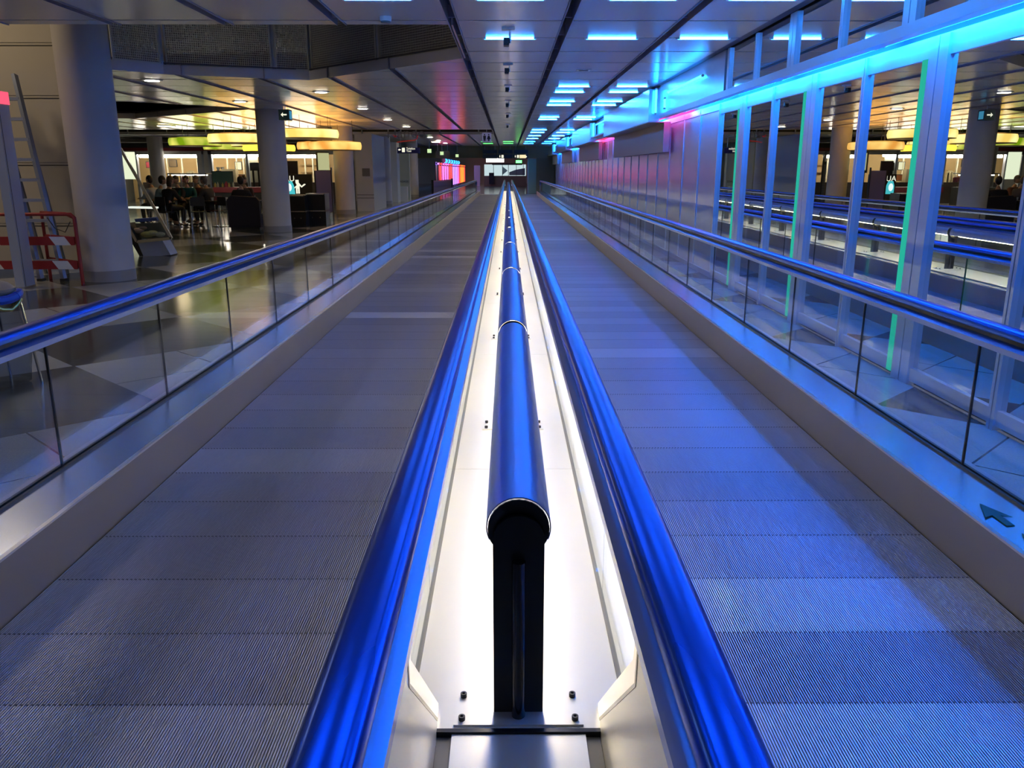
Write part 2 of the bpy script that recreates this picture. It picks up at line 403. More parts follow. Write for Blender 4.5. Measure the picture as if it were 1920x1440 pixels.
# ceiling devices over the centre line
for i, (y, t, z) in enumerate([(9.6,'nearest, just before the second lamp row',0.16),(12.7,'second along the centre lane',0.12),(15.8,'third along the centre lane',0.10),(19.2,'fourth along the centre lane',0.12),(23.5,'fifth along the centre lane',0.1),(29.0,'sixth along the centre lane',0.1)]):
    o = thing('security_camera', 'small ceiling camera, ' + t, 'camera', (-0.02, y, HC), 0, 'small cameras hanging along the centre ceiling lane')
    m = MB(); m.box(-0.07, 0.07, -0.05, 0.05, -0.025, 0.0); m.build('base', M_white, o)
    m = MB(); m.tube([(0.02,0,-0.02),(0.02,0,-z)], 0.012, 8); m.build('stem', M_steel, o, True)
    m = MB(); m.box(-0.05, 0.01, -0.09, 0.05, -z-0.03, -z+0.045); m.tube([(-0.02,-0.12,-z),(-0.02,-0.08,-z)], 0.02, 10); m.build('body', M_dark, o)
x, y = G(723, 31, HC); o = thing('smoke_detector', 'white smoke detector left of the centre lane, behind the nearest lamps', 'detector', (x, y, HC))
m = MB(); m.lathe([(0.055,-0.045),(0.06,-0.03),(0.06,0)], n=20); m.build('body', M_white, o, True); m = MB(); m.lathe([(0.045,-0.06),(0.05,-0.045)], n=16); m.build('sensor', M_gasket, o, True)
x, y = G(1094, 131, HC); o = thing('ceiling_speaker', 'small square recessed ceiling fitting right of centre', 'fitting', (x, y, HC))
m = MB(); m.box(-0.11,0.11,-0.11,0.11,-0.008,0); m.build('frame', M_white, o); m = MB(); m.box(-0.07,0.07,-0.07,0.07,-0.012,-0.008); m.build('grille', M_gasket, o)

# ---------------------------------------------------------------- moving walkways
RAILP = [(-0.042,-0.012),(-0.042,0.006),(-0.036,0.016),(-0.024,0.021),(0.0,0.023),(0.024,0.021),(0.036,0.016),(0.042,0.006),(0.042,-0.012),(0.034,-0.016),(0.028,-0.006),(-0.028,-0.006),(-0.034,-0.016)]
def newel_path(zt, r=0.36):
    p = []
    for i in range(9):
        t = PI*1.0 - (PI*0.5)*i/8*1.0
        p.append((Y0 + r*math.cos(t) , zt - r + r*math.sin(t)))
    for y in (0, 2, 6, 15, 30): p.append((y, zt))
    for i in range(9):
        t = PI*0.5 - (PI*0.5)*i/8
        p.append((YE + r*math.cos(t), zt - r + r*math.sin(t)))
    return p
def walkway(s, label):
    o = thing('moving_walkway', label, 'moving walkway', (0, 0, 0))
    def bx(mb, a, b, y0, y1, z0, z1): return mb.box(min(s*a, s*b), max(s*a, s*b), y0, y1, z0, z1)
    # belt
    m = MB(); m.mi = 1; bx(m, 0.42, 1.85, Y0, YE, -0.05, -0.010); m.mi = 0
    n = 168; pitch = 1.43/n
    for i in range(n):
        a = 0.42 + pitch*(i+0.25); bx(m, a, a+pitch*0.5, Y0, YE, -0.010, 0.0)
    m.mi = 1; y = 0.2
    b = m.build('pallet_belt', [M_ridge, M_groove], o)
    m = MB(); y = 0.19
    while y < YE - 0.2:
        for i in range(0, n, 2):
            a = 0.42 + pitch*(i+0.1); bx(m, a, a+pitch*0.9, y, y+0.007, -0.008, 0.0004)
        y += 0.4 if y < 14 else 0.8
    m.build('pallet_joint', mat('pallet_gap', (0.10,0.09,0.12), 0.6), b)
    # outer side
    m = MB(); bx(m, 1.855, 1.868, Y0, YE, -0.05, 0.232); m.build('outer_skirt', M_skirt, o)
    m = MB(); m.prism([(s*1.852,0.232),(s*1.872,0.232),(s*1.872,0.242),(s*1.852,0.242)], Y0, YE); m.build('skirt_trim', M_trimline, o)
    m = MB(); m.prism([(s*1.868,-0.05),(s*1.868,0.238),(s*2.085,0.252),(s*2.085,-0.05)], Y0, YE); m.build('outer_deck_plate', M_plate, o)
    m = MB(); bx(m, 2.085, 2.100, Y0, YE, 0.0, 0.262); bx(m, 2.116, 2.13, Y0, YE, 0.0, 0.262); m.build('outer_gasket', M_dark, o)
    m = MB(); bx(m, 2.13, 2.195, Y0, YE, -0.05, 0.24); m.build('outer_cladding', M_skirt, o)
    # inner side
    m = MB(); bx(m, 0.405, 0.418, Y0, YE, -0.05, 0.232); m.build('inner_skirt', M_skirt, o)
    m = MB(); bx(m, 0.305, 0.405, Y0, YE, -0.05, 0.24); m.build('inner_deck_plate', M_plate, o)
    y = 3.6 - 1.22*4; i = 0
    while y < YE - 0.7:
        y1 = min(y+1.22, YE-0.2); m = MB(); bx(m, 2.103, 2.113, max(y, Y0)+0.004, y1-0.004, 0.15, 0.86); m.build('outer_glass_pane', M_glass, o)
        m = MB(); bx(m, 0.279, 0.289, max(y, Y0)+0.004, y1-0.004, 0.254, 0.86); m.build('inner_glass_pane', M_glass, o)
        m = MB(); bx(m, 2.1025, 2.1135, y1-0.004, y1+0.004, 0.26, 0.855); m.build('pane_joint', M_dark, o) if i < 30 else None
        y += 1.22; i += 1
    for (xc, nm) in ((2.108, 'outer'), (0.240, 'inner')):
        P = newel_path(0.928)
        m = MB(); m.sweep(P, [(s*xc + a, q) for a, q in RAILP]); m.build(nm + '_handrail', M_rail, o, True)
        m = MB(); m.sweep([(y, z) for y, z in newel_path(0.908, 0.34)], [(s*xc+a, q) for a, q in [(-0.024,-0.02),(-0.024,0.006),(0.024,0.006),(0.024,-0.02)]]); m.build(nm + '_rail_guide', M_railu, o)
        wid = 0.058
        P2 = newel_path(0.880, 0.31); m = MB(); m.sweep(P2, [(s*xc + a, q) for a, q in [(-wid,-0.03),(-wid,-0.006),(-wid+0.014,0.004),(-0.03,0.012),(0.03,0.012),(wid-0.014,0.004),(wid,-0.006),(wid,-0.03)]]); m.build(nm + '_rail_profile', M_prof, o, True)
    m = MB(); bx(m, 0.42, 1.85, YE, YE+0.9, -0.05, 0.012); m.build('comb_plate', M_trimline, o)
    m = MB(); bx(m, 0.42, 1.85, Y0-0.8, Y0, -0.05, 0.012); m.build('comb_plate', M_trimline, o)
    for ye in (Y0-0.3, YE):
        m = MB(); bx(m, 2.06, 2.195, ye, ye+0.3, 0.0, 0.6); m.build('newel_casing', M_skirt, o)
    if s > 0:
        for (yt, l) in ((3.17, 0.22), (2.88, 0.22), (2.59, 0.22)):
            xm = 1.95; m = MB()
            m.prism([(xm-0.016, yt-l),(xm+0.016, yt-l),(xm+0.016, yt-0.12),(xm+0.055, yt-0.14),(xm, yt),(xm-0.055, yt-0.14),(xm-0.016, yt-0.12)], 0.2455, 0.2475, 'z')
            m.build('direction_arrow', M_green, o)
    return o
walkway(-1, 'left moving walkway with grooved metal belt between glass sides and blue handrails')
walkway(1, 'right moving walkway with grooved belt and green arrows, beside the mirror wall')

# ---------------------------------------------------------------- divider deck between the walkways
dk = thing('divider_deck', 'bright steel deck strip between the two walkways, under the tube lights', 'deck')
ys = [1.752, 3.58] + [3.58+2.44*i for i in range(1, 22)]
for a, b in zip(ys[:-1], ys[1:]):
    m = MB(); m.box(-0.272, 0.272, a+0.0015, min(b, YE)-0.0015, 0.20, 0.25); m.build('deck_panel', M_deck, dk)
m = MB(); m.box(-0.27, 0.27, Y0, YE, 0.0, 0.19); m.build('deck_core', M_dark, dk)
m = MB(); m.box(-0.166, 0.166, Y0, 1.736, 0.20, 0.246); m.build('front_deck_panel', M_deck, dk)
m = MB(); m.box(-0.204, 0.204, 1.737, 1.751, 0.19, 0.252); m.build('black_gap_strip', M_black, dk)
for s in (-1, 1):
    m = MB(); m.box(min(s*0.272, s*0.298), max(s*0.272, s*0.298), 1.2, YE, 0.0, 0.253); m.build('edge_gasket', M_gasket, dk)
    m = MB(); m.box(min(s*0.166, s*0.203), max(s*0.166, s*0.203), Y0, 1.80, 0.19, 0.236); m.build('side_channel', M_gasket, dk)
    m = MB(); x0, x1 = s*0.204, s*0.210
    m.prism([(Y0, 0.20), (1.765, 0.235), (1.765, 0.262), (1.28, 0.70), (1.26, 0.855), (Y0, 0.855)], x0, x1, 'x'); m.build('side_cladding', M_deck, dk)
    m = MB(); m.prism([(1.765, 0.262), (1.28, 0.70), (1.26, 0.855), (1.27, 0.855), (1.292, 0.70), (1.777, 0.262)], s*0.203, s*0.211, 'x'); m.build('cladding_edge', M_black, dk)
    m = MB(); m.prism([(1.777, 0.252), (1.765, 0.262), (1.292, 0.70), (1.27, 0.855), (1.29, 0.855), (1.335, 0.72), (1.825, 0.27), (1.825, 0.252)], s*0.206, s*0.214, 'x'); m.build('cladding_return', M_trimline, dk)

# ---------------------------------------------------------------- tube lights
HT = 0.755; R = 0.0795; SP = 2.41
def tube_light(label):
    o = thing('tube_light', label, 'lamp', (0, 1.817, 0.25), 0, 'row of tube lights on black posts along the divider')
    z = HT-0.25
    m = MB(); m.prism([(-0.163,-0.058),(0.163,-0.058),(0.163,0.075),(-0.163,0.075)], 0.0, 0.006, 'z'); m.build('base_plate', M_deck, o)
    for sx in (-1, 1):
        for yy in (-0.038, 0.055):
            m = MB(); m.lathe([(0.0085,0.006),(0.0085,0.017),(0.0045,0.017),(0.0045,0.010)], (sx*0.143, yy, 0), 12); m.build('bolt', M_railu, o)
    arc = [(0.0625*math.cos(t), z-0.02+0.0625*math.sin(t)) for t in [PI*i/16 for i in range(17)]]
    m = MB(); m.prism([(-0.0625, 0.006)] + [(0.0625, 0.006)] + arc, -0.008, 0.004); m.build('post', M_black, o)
    m = MB(); m.tube([(0,-0.022,0.006),(0,-0.022,z-0.07)], 0.017, 14); m.build('rod', mat('rod_black', (0.05,0.05,0.06), 0.16, 0.9), o, True)
    L = SP-0.06
    n = 28; a0, a1 = -0.42, PI+0.42
    prof = [(R*math.cos(a0+(a1-a0)*i/n), z+R*math.sin(a0+(a1-a0)*i/n)) for i in range(n+1)] + \
           [((R-0.003)*math.cos(a1-(a1-a0)*i/n), z+(R-0.003)*math.sin(a1-(a1-a0)*i/n)) for i in range(n+1)]
    m = MB()
    k = len(prof); m.add([(x, 0.02, zz) for x, zz in prof]+[(x, L, zz) for x, zz in prof], [(i, (i+1)%k, (i+1)%k+k, i+k) for i in range(k)]); m.build('shell', M_shell, o, True)
    m = MB(); m.lathe([(R-0.004,0.0),(R-0.004,0.012)], n=28); c = m.build('end_cap', M_black, o); c.rotation_euler = (-PI/2,0,0); c.location = (0, 0.012, z)
    m = MB(); m.lathe([(R-0.004,0.0),(R-0.004,0.03)], n=28); c = m.build('joint_ring', M_black, o); c.rotation_euler = (-PI/2,0,0); c.location = (0, L-0.01, z)
    m = MB(); m.tube([(0,0.12,z-0.035),(0,L-0.1,z-0.035)], 0.013, 10); m.build('lamp_tube', L_warm, o, True)
    return o
tl = tube_light('tube light on a black post between the walkways, nearest to the viewer')
for i in range(1, 22):
    dup(tl, (0, 1.817+SP*i, 0.25), None, 'tube light on a black post between the walkways, %s from the viewer' % ORD[i])

# ---------------------------------------------------------------- right wall: mirrors, satin panels, beam, clerestory
XM = 3.07; M = 1.25; PY = 3.7
wr = MB(); wr.box(XM+0.03, XM+0.12, -4, 57, 0, 3.6)
wall_r = struct(wr.build('wall_right', M_dark))
npan = int((YE+1-12.45)/M)
for i in range(npan):
    a = 12.45 + M*i; m = MB(); m.box(XM, XM+0.03, a+0.03, a+M-0.03, 0.08, 2.50); m.build('satin_panel', M_satin, wall_r)
    m = MB(); m.box(XM-0.012, XM+0.03, a-0.028, a-0.004, 0.0, 2.52); m.box(XM-0.012, XM+0.03, a+0.004, a+0.028, 0.0, 2.52); m.build('mullion', M_alu, wall_r)
m = MB(); m.box(XM-0.012, XM+0.03, 12.45, 56, 2.44, 2.53); m.build('panel_head_rail', M_alu, wall_r)
m = MB(); m.box(XM-0.012, XM+0.03, 12.45, 56, 0.0, 0.08); m.build('panel_foot_rail', M_alu, wall_r)
k = 0; y = PY - 4*M; wi = 1
while y < 12.4:
    wn = struct(bpy.data.objects.new('window_%d' % wi, None)); COL.objects.link(wn); wn.location = (XM, y, 0)
    m = MB(); m.box(0.008, 0.02, 0.0, M, 0.10, 2.42); m.build('mirror_pane', M_mirror, wn)
    f = MB()
    wide = (k % 2 == 0)
    a = 0.135 if wide else 0.035
    f.box(-0.03, 0.03, 0.006, a, 0, 2.52)                                   # post before the joint
    f.box(-0.03, 0.03, M-(0.035 if wide else 0.135), M-0.006, 0, 2.52)
    f.box(-0.012, 0.03, 0, M, 2.38, 2.53); f.box(-0.012, 0.03, 0, M, 0.03, 0.13)
    f.build('mirror_frame', M_alu, wn)
    if wide:
        q = MB(); q.box(-0.034, 0.0, 0.137, 0.215, 0.04, 2.38); q.build('light_strip', L_teal, wn)
    k += 1; wi += 1; y += M
# beam with recess for neon tubes
tb = struct(bpy.data.objects.new('trim_1', None)); COL.objects.link(tb)
m = MB(); m.box(2.80, 2.90, -4, 56, 2.52, 2.60); m.build('beam', M_alu, tb)
m = MB(); m.box(2.90, XM+0.03, -4, 56, 2.60, 2.66); m.build('beam_back', M_alu, tb)
def neon(p0, p1, gm, label, r=0.014, grp='neon tubes along the mirror wall', sat=None):
    c = [(a+b)/2 for a, b in zip(p0, p1)]
    o = thing('neon_tube', label, 'neon lamp', c, 0, grp)
    m = MB(); m.tube([tuple(a-q for a, q in zip(p0, c)), tuple(a-q for a, q in zip(p1, c))], r, 8); m.build('glowing_tube', gm, o, True)
    for e in (p0, p1):
        m = MB(); d = [a-q for a, q in zip(e, c)]; l = math.sqrt(sum(t*t for t in d)); u = [t/l for t in d]
        m.tube([tuple(t for t in d), tuple(t+0.03*q for t, q in zip(d, u))], r*1.15, 8)
        m.build('electrode_cap', M_white, o, True)
    return o
seq = [(L_cyan,'cyan')]*6 + [(L_pink,'pink'),(L_cyan,'cyan'),(L_cyan,'cyan'),(L_cyan,'cyan'),(L_pink,'pink'),(L_red,'red'),(L_cyan,'cyan'),(L_red,'red'),(L_pink,'pink'),(L_cyan,'cyan'),(L_cyan,'cyan'),(L_red,'red'),(L_cyan,'cyan'),(L_cyan,'cyan'),(L_cyan,'cyan')]
for i, (gm, nm) in enumerate(seq):
    a = -0.5 + 2.5*i + 0.1
    if 1: neon((2.965, a, 2.56), (2.965, a+2.3, 2.56), gm, 'hidden %s tube behind the mirror wall beam, %s along the wall' % (nm, ORD[i]), 0.02)
# clerestory mirrors and posts above the beam
k = 0; y = PY - 4*M
while y < 11.1:
    wn = struct(bpy.data.objects.new('window_%d' % wi, None)); COL.objects.link(wn); wn.location = (2.80, y, 2.60)
    m = MB(); m.box(0.03, 0.04, 0, M, 0, 0.50); m.build('mirror_pane', M_mirror, wn)
    f = MB(); wide = (k % 2 == 0); a = 0.10 if wide else 0.03
    f.box(0.0, 0.05, 0.005, a, 0, 0.50); f.box(0.0, 0.05, M-(0.03 if wide else 0.10), M-0.005, 0, 0.50)
    f.build('mirror_frame', M_alu, wn); k += 1; wi += 1; y += M
m = MB(); m.box(2.80, 2.83, 11.3, 16.0, 2.60, 3.1); m.build('clerestory_panel', M_satin, tb)
m = MB(); m.box(2.70, 2.80, -4, 56, HC+0.005, HC+0.03); m.build('ceiling_edge_strip', M_ceild, tb)
m = MB(); m.box(2.83, 2.86, 16.0, 56, 2.60, 3.1); m.build('clerestory_back', M_satin, tb)
neon((2.76, 12.4, 2.90), (2.76, 15.0, 2.90), L_box, 'bright pale tube lying along the upper wall before the first boxed panel', 0.018)
neon((2.74, 15.15, 2.66), (2.74, 15.15, 2.80), L_box, 'short upright cyan tube on the beam near the slanting bright tube', 0.018)
# protruding blank boxes with lit gaps
for i in range(4):
    a = 16.0 + 11.3*i; b = a + 7.4
    if b > 56: b = 55.5
    o = thing('display_box', 'blank metal box hanging from the wall beam, %s along the mirror wall' % ORD[i], 'display box', (2.6, a, 1.92), 0, 'blank boxes along the mirror wall')
    m = MB(); m.box(0, 0.20, 0, b-a, 0.55, 1.12); m.build('upper_panel', M_plate, o)
    m = MB(); m.box(0.30, 0.42, 0, b-a, 0.0, 0.53); m.build('lower_panel', M_skirt, o)
    m = MB(); m.box(0.0, 0.42, 0, b-a, 0.531, 0.549); m.build('soffit', M_skirt, o)
    gm, nm = L_box, 'cyan'
    neon((2.71, a-0.12, 2.62), (2.71, a-0.12, 3.02), gm, 'upright %s tube in the gap before the %s blank box' % (nm, ORD[i]), 0.018)
    neon((2.72, b+0.25, 2.62), (2.72, b+0.25, 3.04), gm, 'upright %s tube just past the %s blank box' % (nm, ORD[i]), 0.018)
    if i < 3: neon((2.72, b+0.6, 2.95), (2.72, b+3.2, 2.95), gm, 'level %s tube in the gap past the %s blank box' % (nm, ORD[i]), 0.016)
    m = MB(); m.box(2.62, 2.80, b+0.05, b+3.7, 2.56, 2.60); m.build('ledge', M_alu, tb)

# ---------------------------------------------------------------- columns
def column(x, y, label, r=0.36, h=HC, m_=M_col, name='column'):
    o = thing(name, label, 'column', (x, y, 0))
    m = MB(); m.lathe([(r,0.16),(r,h)], n=48); m.build('shaft', m_, o, True)
    m = MB(); m.lathe([(r+0.008,0),(r+0.008,0.155),(r+0.002,0.16)], n=48); m.build('base_skirting', M_colb, o, True)
    return o
column(-6.03, 12.35, 'large round pale column nearest at the left, beside the red barrier', 0.36, 4.8)
column(-6.18, 22.2, 'round column second from the viewer, with the green arrow sign beside it')
column(-6.1, 31.3, 'round column third from the viewer, overlapped by the orange pendant')
column(-5.95, 40.2, 'round column fourth from the viewer, left of the blue arrow sign')
column(-5.7, 50.0, 'olive lit round column farthest along the left side')
column(-16.6, 40.0, 'slim teal tinted column far back in front of the shop windows', 0.34)

# ---------------------------------------------------------------- walls
m = MB(); m.box(-11.5, -6.55, 13.35, 13.6, 0, 4.8); wl = struct(m.build('wall_left', M_wall))
wl.rotation_euler = (0,0,0)
m = MB()
for z in (3.42, 2.66, 1.66, 0.72): m.box(-11.5, -6.55, 13.345, 13.352, z, z+0.012); m.box(-11.5, -6.55, 13.345, 13.352, z+0.045, z+0.049)
m.build('wall_joint', M_dark, wl)
m = MB(); m.box(-11.5, -6.55, 13.33, 13.35, 0, 0.14); m.build('baseboard', M_steel, wl)
m = MB(); m.box(-24.2, -24, -4, 60, 0, 4.5); struct(m.build('wall_outer', M_wall))
m = MB(); m.box(-24, -6.9, 44.0, 44.2, 0, 4.5); struct(m.build('wall_back', M_wall))
# bulkhead at the end of the ceiling
m = MB(); m.box(-24, 3.1, 57.0, 57.3, 2.35, 3.3); struct(m.build('wall_header', mat('header_olive', (0.30,0.26,0.14), 0.5)))
m = MB(); m.box(1.9, 3.2, 57.0, 57.4, 0, 2.35); struct(m.build('wall_end', mat('olive_wall', (0.22, 0.19, 0.10), 0.5)))
o = thing('glass_screen', 'pale teal glass panel standing by the far right pillar', 'screen', (1.35, 57.2, 0))
m = MB(); m.box(0,0.62,0,0.04,0.02,2.3); m.build('pane', mat('teal_pane',(0.35,0.5,0.46),0.3), o); m = MB(); m.box(-0.04,0,0,0.05,0,2.32); m.box(0.62,0.66,0,0.05,0,2.32); m.build('frame', M_alu, o)
# far hall beyond
m = MB(); m.box(-12, 6, 100, 100.3, 0, 5); struct(m.build('wall_far', mat('far_wall', (0.6,0.62,0.58), 0.6)))
m = MB(); m.box(-12, 6, 57.3, 100, 3.2, 3.3); struct(m.build('ceiling_far', M_ceil))
m = MB(); m.box(3.07, 3.3, 57.4, 100, 0, 3.2); struct(m.build('wall_far_right', M_lwall))
o = thing('kiosk', 'brightly lit white kiosk at the far end of the corridor', 'kiosk', (-2.2, 84, 0))
m = MB(); m.box(-0.2, 4.0, 0, 2.5, 0, 1.0); m.build('counter', mat('kiosk_wood',(0.3,0.22,0.12),0.5), o)
m = MB(); m.box(-0.2, 4.0, 1.0, 1.05, 1.0, 2.1); m.build('lit_back', glow('kiosk_light', (0.75,0.95,1.0), 0.15), o)
m = MB(); m.box(0.0, 1.8, 0.2, 0.5, 2.3, 2.9); m.build('lit_sign', glow('kiosk_sign', (1,1,0.95), 0.3), o)
m = MB(); m.box(0.6, 3.6, 0.1, 0.3, 2.05, 2.2); m.build('header', M_dark, o)
for t in (0.7, 1.6, 2.2, 3.0, 3.7): m = MB(); m.box(t, t+0.05, 0.9, 1.0, 1.0, 2.1); m.build('upright', M_gasket, o)
m = MB(); m.prism([(1.65,1.1),(1.65,1.9),(2.15,1.5)], 0.92, 0.98); m.build('triangle_panel', mat('pale_teal', (0.3,0.5,0.5), 0.5), o)
m = MB(); m.prism([(2.3,1.05),(3.9,1.05),(3.9,1.75),(3.0,1.6),(2.3,1.35)], 0.92, 0.98); m.build('grey_panel', mat('kiosk_grey', (0.3,0.38,0.4), 0.5), o)
m = MB(); m.box(-1.2,-0.6,0,0.3,0,2.0); m.build('white_stand', M_white, o)
m = MB(); m.box(0.3,0.8,-0.3,0.0,0.2,1.3); m.build('menu_stand', M_dark, o)
# white wall blocks left side of corridor
def block(x0, x1, y0, y1, z0, z1, m_, label, nm='wall_block', lines=()):
    o = thing(nm, label, 'wall panel', (x0, y0, 0))
    m = MB(); m.box(0, x1-x0, 0, y1-y0, z0, z1); m.build('panel', m_, o)
    if lines:
        m = MB()
        for z in lines: m.box(0, x1-x0, -0.006, 0.0, z, z+0.025)
        m.build('joint_line', M_gasket, o)
    return o
x0, _ = W(667, 350, 33); x1, _ = W(699, 350, 33)
b = block(x0, x1, 33.2, 36.5, 0, 2.95, M_lwall, 'pale wall block with a small square plaque, right of the third column', lines=(0.62, 0.5))
m = MB(); m.box(0.25, 0.55, -0.03, 0.0, 1.35, 1.65); m.build('plaque', M_gasket, b)
x0, _ = W(726, 330, 42); x1, _ = W(745, 330, 42); block(x0, x1, 42, 43, 0, 2.9, M_white, 'narrow white wall strip right of the fourth column')
x0, _ = W(746, 330, 44); x1, _ = W(770, 330, 44)
o = thing('lift_door', 'pale metal door panel with dark lettering under the blue arrow sign', 'door', (x0, 43.5, 0))
m = MB(); m.box(0, x1-x0, 0, 0.4, 0, 2.6); m.build('panel', mat('door_metal', (0.5,0.52,0.40), 0.4), o)
text_mesh('BAGAGE', 0.14, 'lettering', M_dark, o, ((x1-x0)/2, -0.01, 1.0))
m = MB(); m.box(0.15, x1-x0-0.1, -0.35, 0, 0, 0.75); m.build('bin', M_white, o)
x0, _ = W(795, 330, 48)
m = MB(); m.box(-9.0, -6.9, 44.2, 57, 0, 3.1); struct(m.build('wall_corridor_left', mat('olive_paint', (0.30,0.30,0.16), 0.5)))

# far-left neon glass wall (continues past the hall)
fw = thing('glazed_screen', 'far glass wall glowing red, pink and blue at the left of the corridor end', 'glass screen', (-5.0, 57.5, 0))
m = MB(); m.box(-0.05, 0.0, 0, 41, 0, 2.12); m.build('glazing', mat('far_glazing', (0.7,0.6,0.75), 0.3, 0.3), fw)
for i in range(17):
    m = MB(); m.box(0.0, 0.05, i*2.4, i*2.4+0.07, 0, 2.12); m.build('mullion', M_dark, fw)
F_red = glow('far_red', (1.0, 0.04, 0.03), 0.7); F_pink = glow('far_pink', (1.0, 0.10, 0.5), 0.7); F_vio = glow('far_violet', (0.35, 0.15, 1.0), 0.7); F_or = glow('far_orange', (1.0, 0.16, 0.02), 0.7); F_blue = glow('far_blue', (0.02, 0.3, 1.0), 1.0)
cols = [F_vio, F_red, F_pink, F_pink, F_pink, F_red, F_red, F_vio, F_vio, F_vio, F_pink, F_red, F_or, F_or, F_or, F_red]
for i, gm in enumerate(cols):
    neon((-4.899, 57.8+2.4*i, 2.0), (-4.899, 59.5+2.4*i, 2.0), gm, 'glowing tube on the far left glass wall, %s toward the end' % ORD[i], 0.05, 'neon tubes on the far left glass wall')
    if gm is not F_vio or i > 3: neon((-4.899, 58.7+2.4*i, 0.3), (-4.899, 58.7+2.4*i, 1.85), gm, 'upright glowing tube on the far left glass wall, %s toward the end' % ORD[i], 0.05, 'upright tubes on the far left glass wall')
for i in range(6):
    neon((-5.03, 66.0+3.4*i, 2.28), (-5.03, 68.2+3.4*i, 2.28), F_blue, 'blue box light on top of the far left glass wall, %s' % ORD[i], 0.155, 'blue lights on top of the far glass wall')
o = thing('glass_barrier', 'low glass barrier with two black posts beyond the left walkway', 'barrier', (-4.15, 46, 0))
m = MB(); m.bar((0,0,0.55),(0.5,8.5,0.55),0.02,0.8); m.build('glass_sheet', mat('bluish_glass',(0.12,0.13,0.3),0.1,0.5), o)
for t in (0, 1): m = MB(); m.box(0.5*t-0.06+0.0,0.5*t+0.06,8.5*t-0.05,8.5*t+0.05,0,1.05); m.build('post', M_black, o)
for t in (0,): m = MB(); m.bar((0,0,0.98),(0.5,8.5,0.98),0.06,0.05); m.build('top_rail', M_steel, o)

# ---------------------------------------------------------------- signs
def hung_sign(px0, py0, px1, py1, Y, name, label, face, hang=True, d=0.12):
    xa, zb = W(px0, py1, Y); xb, zt = W(px1, py0, Y)
    o = thing(name, label, 'sign', ((xa+xb)/2, Y, (zt+zb)/2)); w, h = xb-xa, zt-zb
    m = MB(); m.box(-w/2, w/2, 0, d, -h/2, h/2); m.build('housing', face, o)
    if hang:
        for s in ((-0.35, 0.35) if w > 0.6 else (0,)): m = MB(); m.tube([(s*w, d/2, h/2), (s*w, d/2, HC-(zt+zb)/2)], 0.012, 8); m.build('hanger', M_alu, o, True)
    return o, w, h
M_sdark = mat('sign_dark', (0.008, 0.012, 0.03), 0.4); M_sblue = mat('sign_navy', (0.01, 0.012, 0.12), 0.4)
L_sign = glow('sign_white', (1, 0.97, 0.75), 0.2); L_icon = glow('sign_icon_green', (0.65, 0.9, 0.45), 0.2)
o, w, h = hung_sign(523, 205, 541, 225, 20.5, 'exit_sign', 'small dark green box sign with a white left arrow by the second column', mat('sign_green', (0.0,0.05,0.045), 0.4), d=0.3)
m = MB(); m.prism([(-0.07,0),(-0.02,0.05),(-0.02,0.015),(0.07,0.015),(0.07,-0.015),(-0.02,-0.015),(-0.02,-0.05)], -0.008, -0.001); m.build('arrow', L_sign, o)
m = MB(); m.box(w/2, w/2+0.006, 0.05, 0.25, -h/2+0.03, h/2-0.03); m.build('side_face', glow('exit_side', (0.05,0.25,0.4), 0.2), o)
o, w, h = hung_sign(904, 249, 921, 266, 33.0, 'toilet_sign', 'hanging lilac white sign with a man and a woman figure', mat('sign_lilac', (0.35,0.33,0.55), 0.4, emit=(0.3,0.3,0.55), es=0.05))
for s in (-1, 1):
    m = MB(); c = s*w*0.23; m.prism([(c-0.05,-0.02),(c-0.055,0.06),(c+0.055,0.06),(c+0.05,-0.02),(c+0.035,-0.14),(c+0.005,-0.14),(c,-0.05),(c-0.005,-0.14),(c-0.035,-0.14)] if s < 0 else [(c-0.03,0.06),(c+0.03,0.06),(c+0.075,-0.07),(c+0.03,-0.07),(c+0.03,-0.14),(c-0.03,-0.14),(c-0.03,-0.07),(c-0.075,-0.07)], -0.01, -0.002)
    hd = [(c+0.028*math.cos(t), 0.1+0.028*math.sin(t)) for t in [2*PI*i/10 for i in range(10)]]; m.prism(hd, -0.01, -0.002); m.build('figure', M_sdark, o)
o, w, h = hung_sign(745, 276.5, 787, 287.5, 41.0, 'direction_sign', 'wide navy sign with a glowing left arrow, white square and two lines of text', M_sblue)
def arrow_left(o, cx, cz, s, m_=L_sign):
    m = MB(); m.prism([(cx-s,cz),(cx,cz+s*0.8),(cx,cz+s*0.3),(cx+s,cz+s*0.3),(cx+s,cz-s*0.3),(cx,cz-s*0.3),(cx,cz-s*0.8)], -0.01, -0.002); m.build('arrow', m_, o)
arrow_left(o, -w*0.40, 0.03, 0.07); m = MB(); m.box(-w*0.29, -w*0.16, -0.01, -0.002, -0.08, 0.12); m.build('pictogram', L_sign, o)
text_mesh('Telefon', 0.14, 'lettering', L_sign, o, (-w*0.10, -0.008, 0.08), align='LEFT'); text_mesh('Taxi', 0.14, 'lettering', L_sign, o, (-w*0.10, -0.008, -0.03), align='LEFT')
for (a, b, c, d_, Y, t) in ((801,279,809,287,44,'nearest, right of the navy sign'),(825,284,832,291,48,'middle one of three'),(854,289,860,295,54,'farthest, above the blue lights')):
    o, w, h = hung_sign(a, b, c, d_, Y, 'gate_sign', 'small square glowing pale green sign, ' + t, M_sdark)
    m = MB(); m.box(-w/2+0.01, w/2-0.01, -0.012, -0.002, -h/2+0.01, h/2-0.01); m.build('lit_face', L_icon, o)
o, w, h = hung_sign(817, 283, 843, 297, 50, 'dark_board', 'dark hanging board behind the middle green square sign', M_sdark)
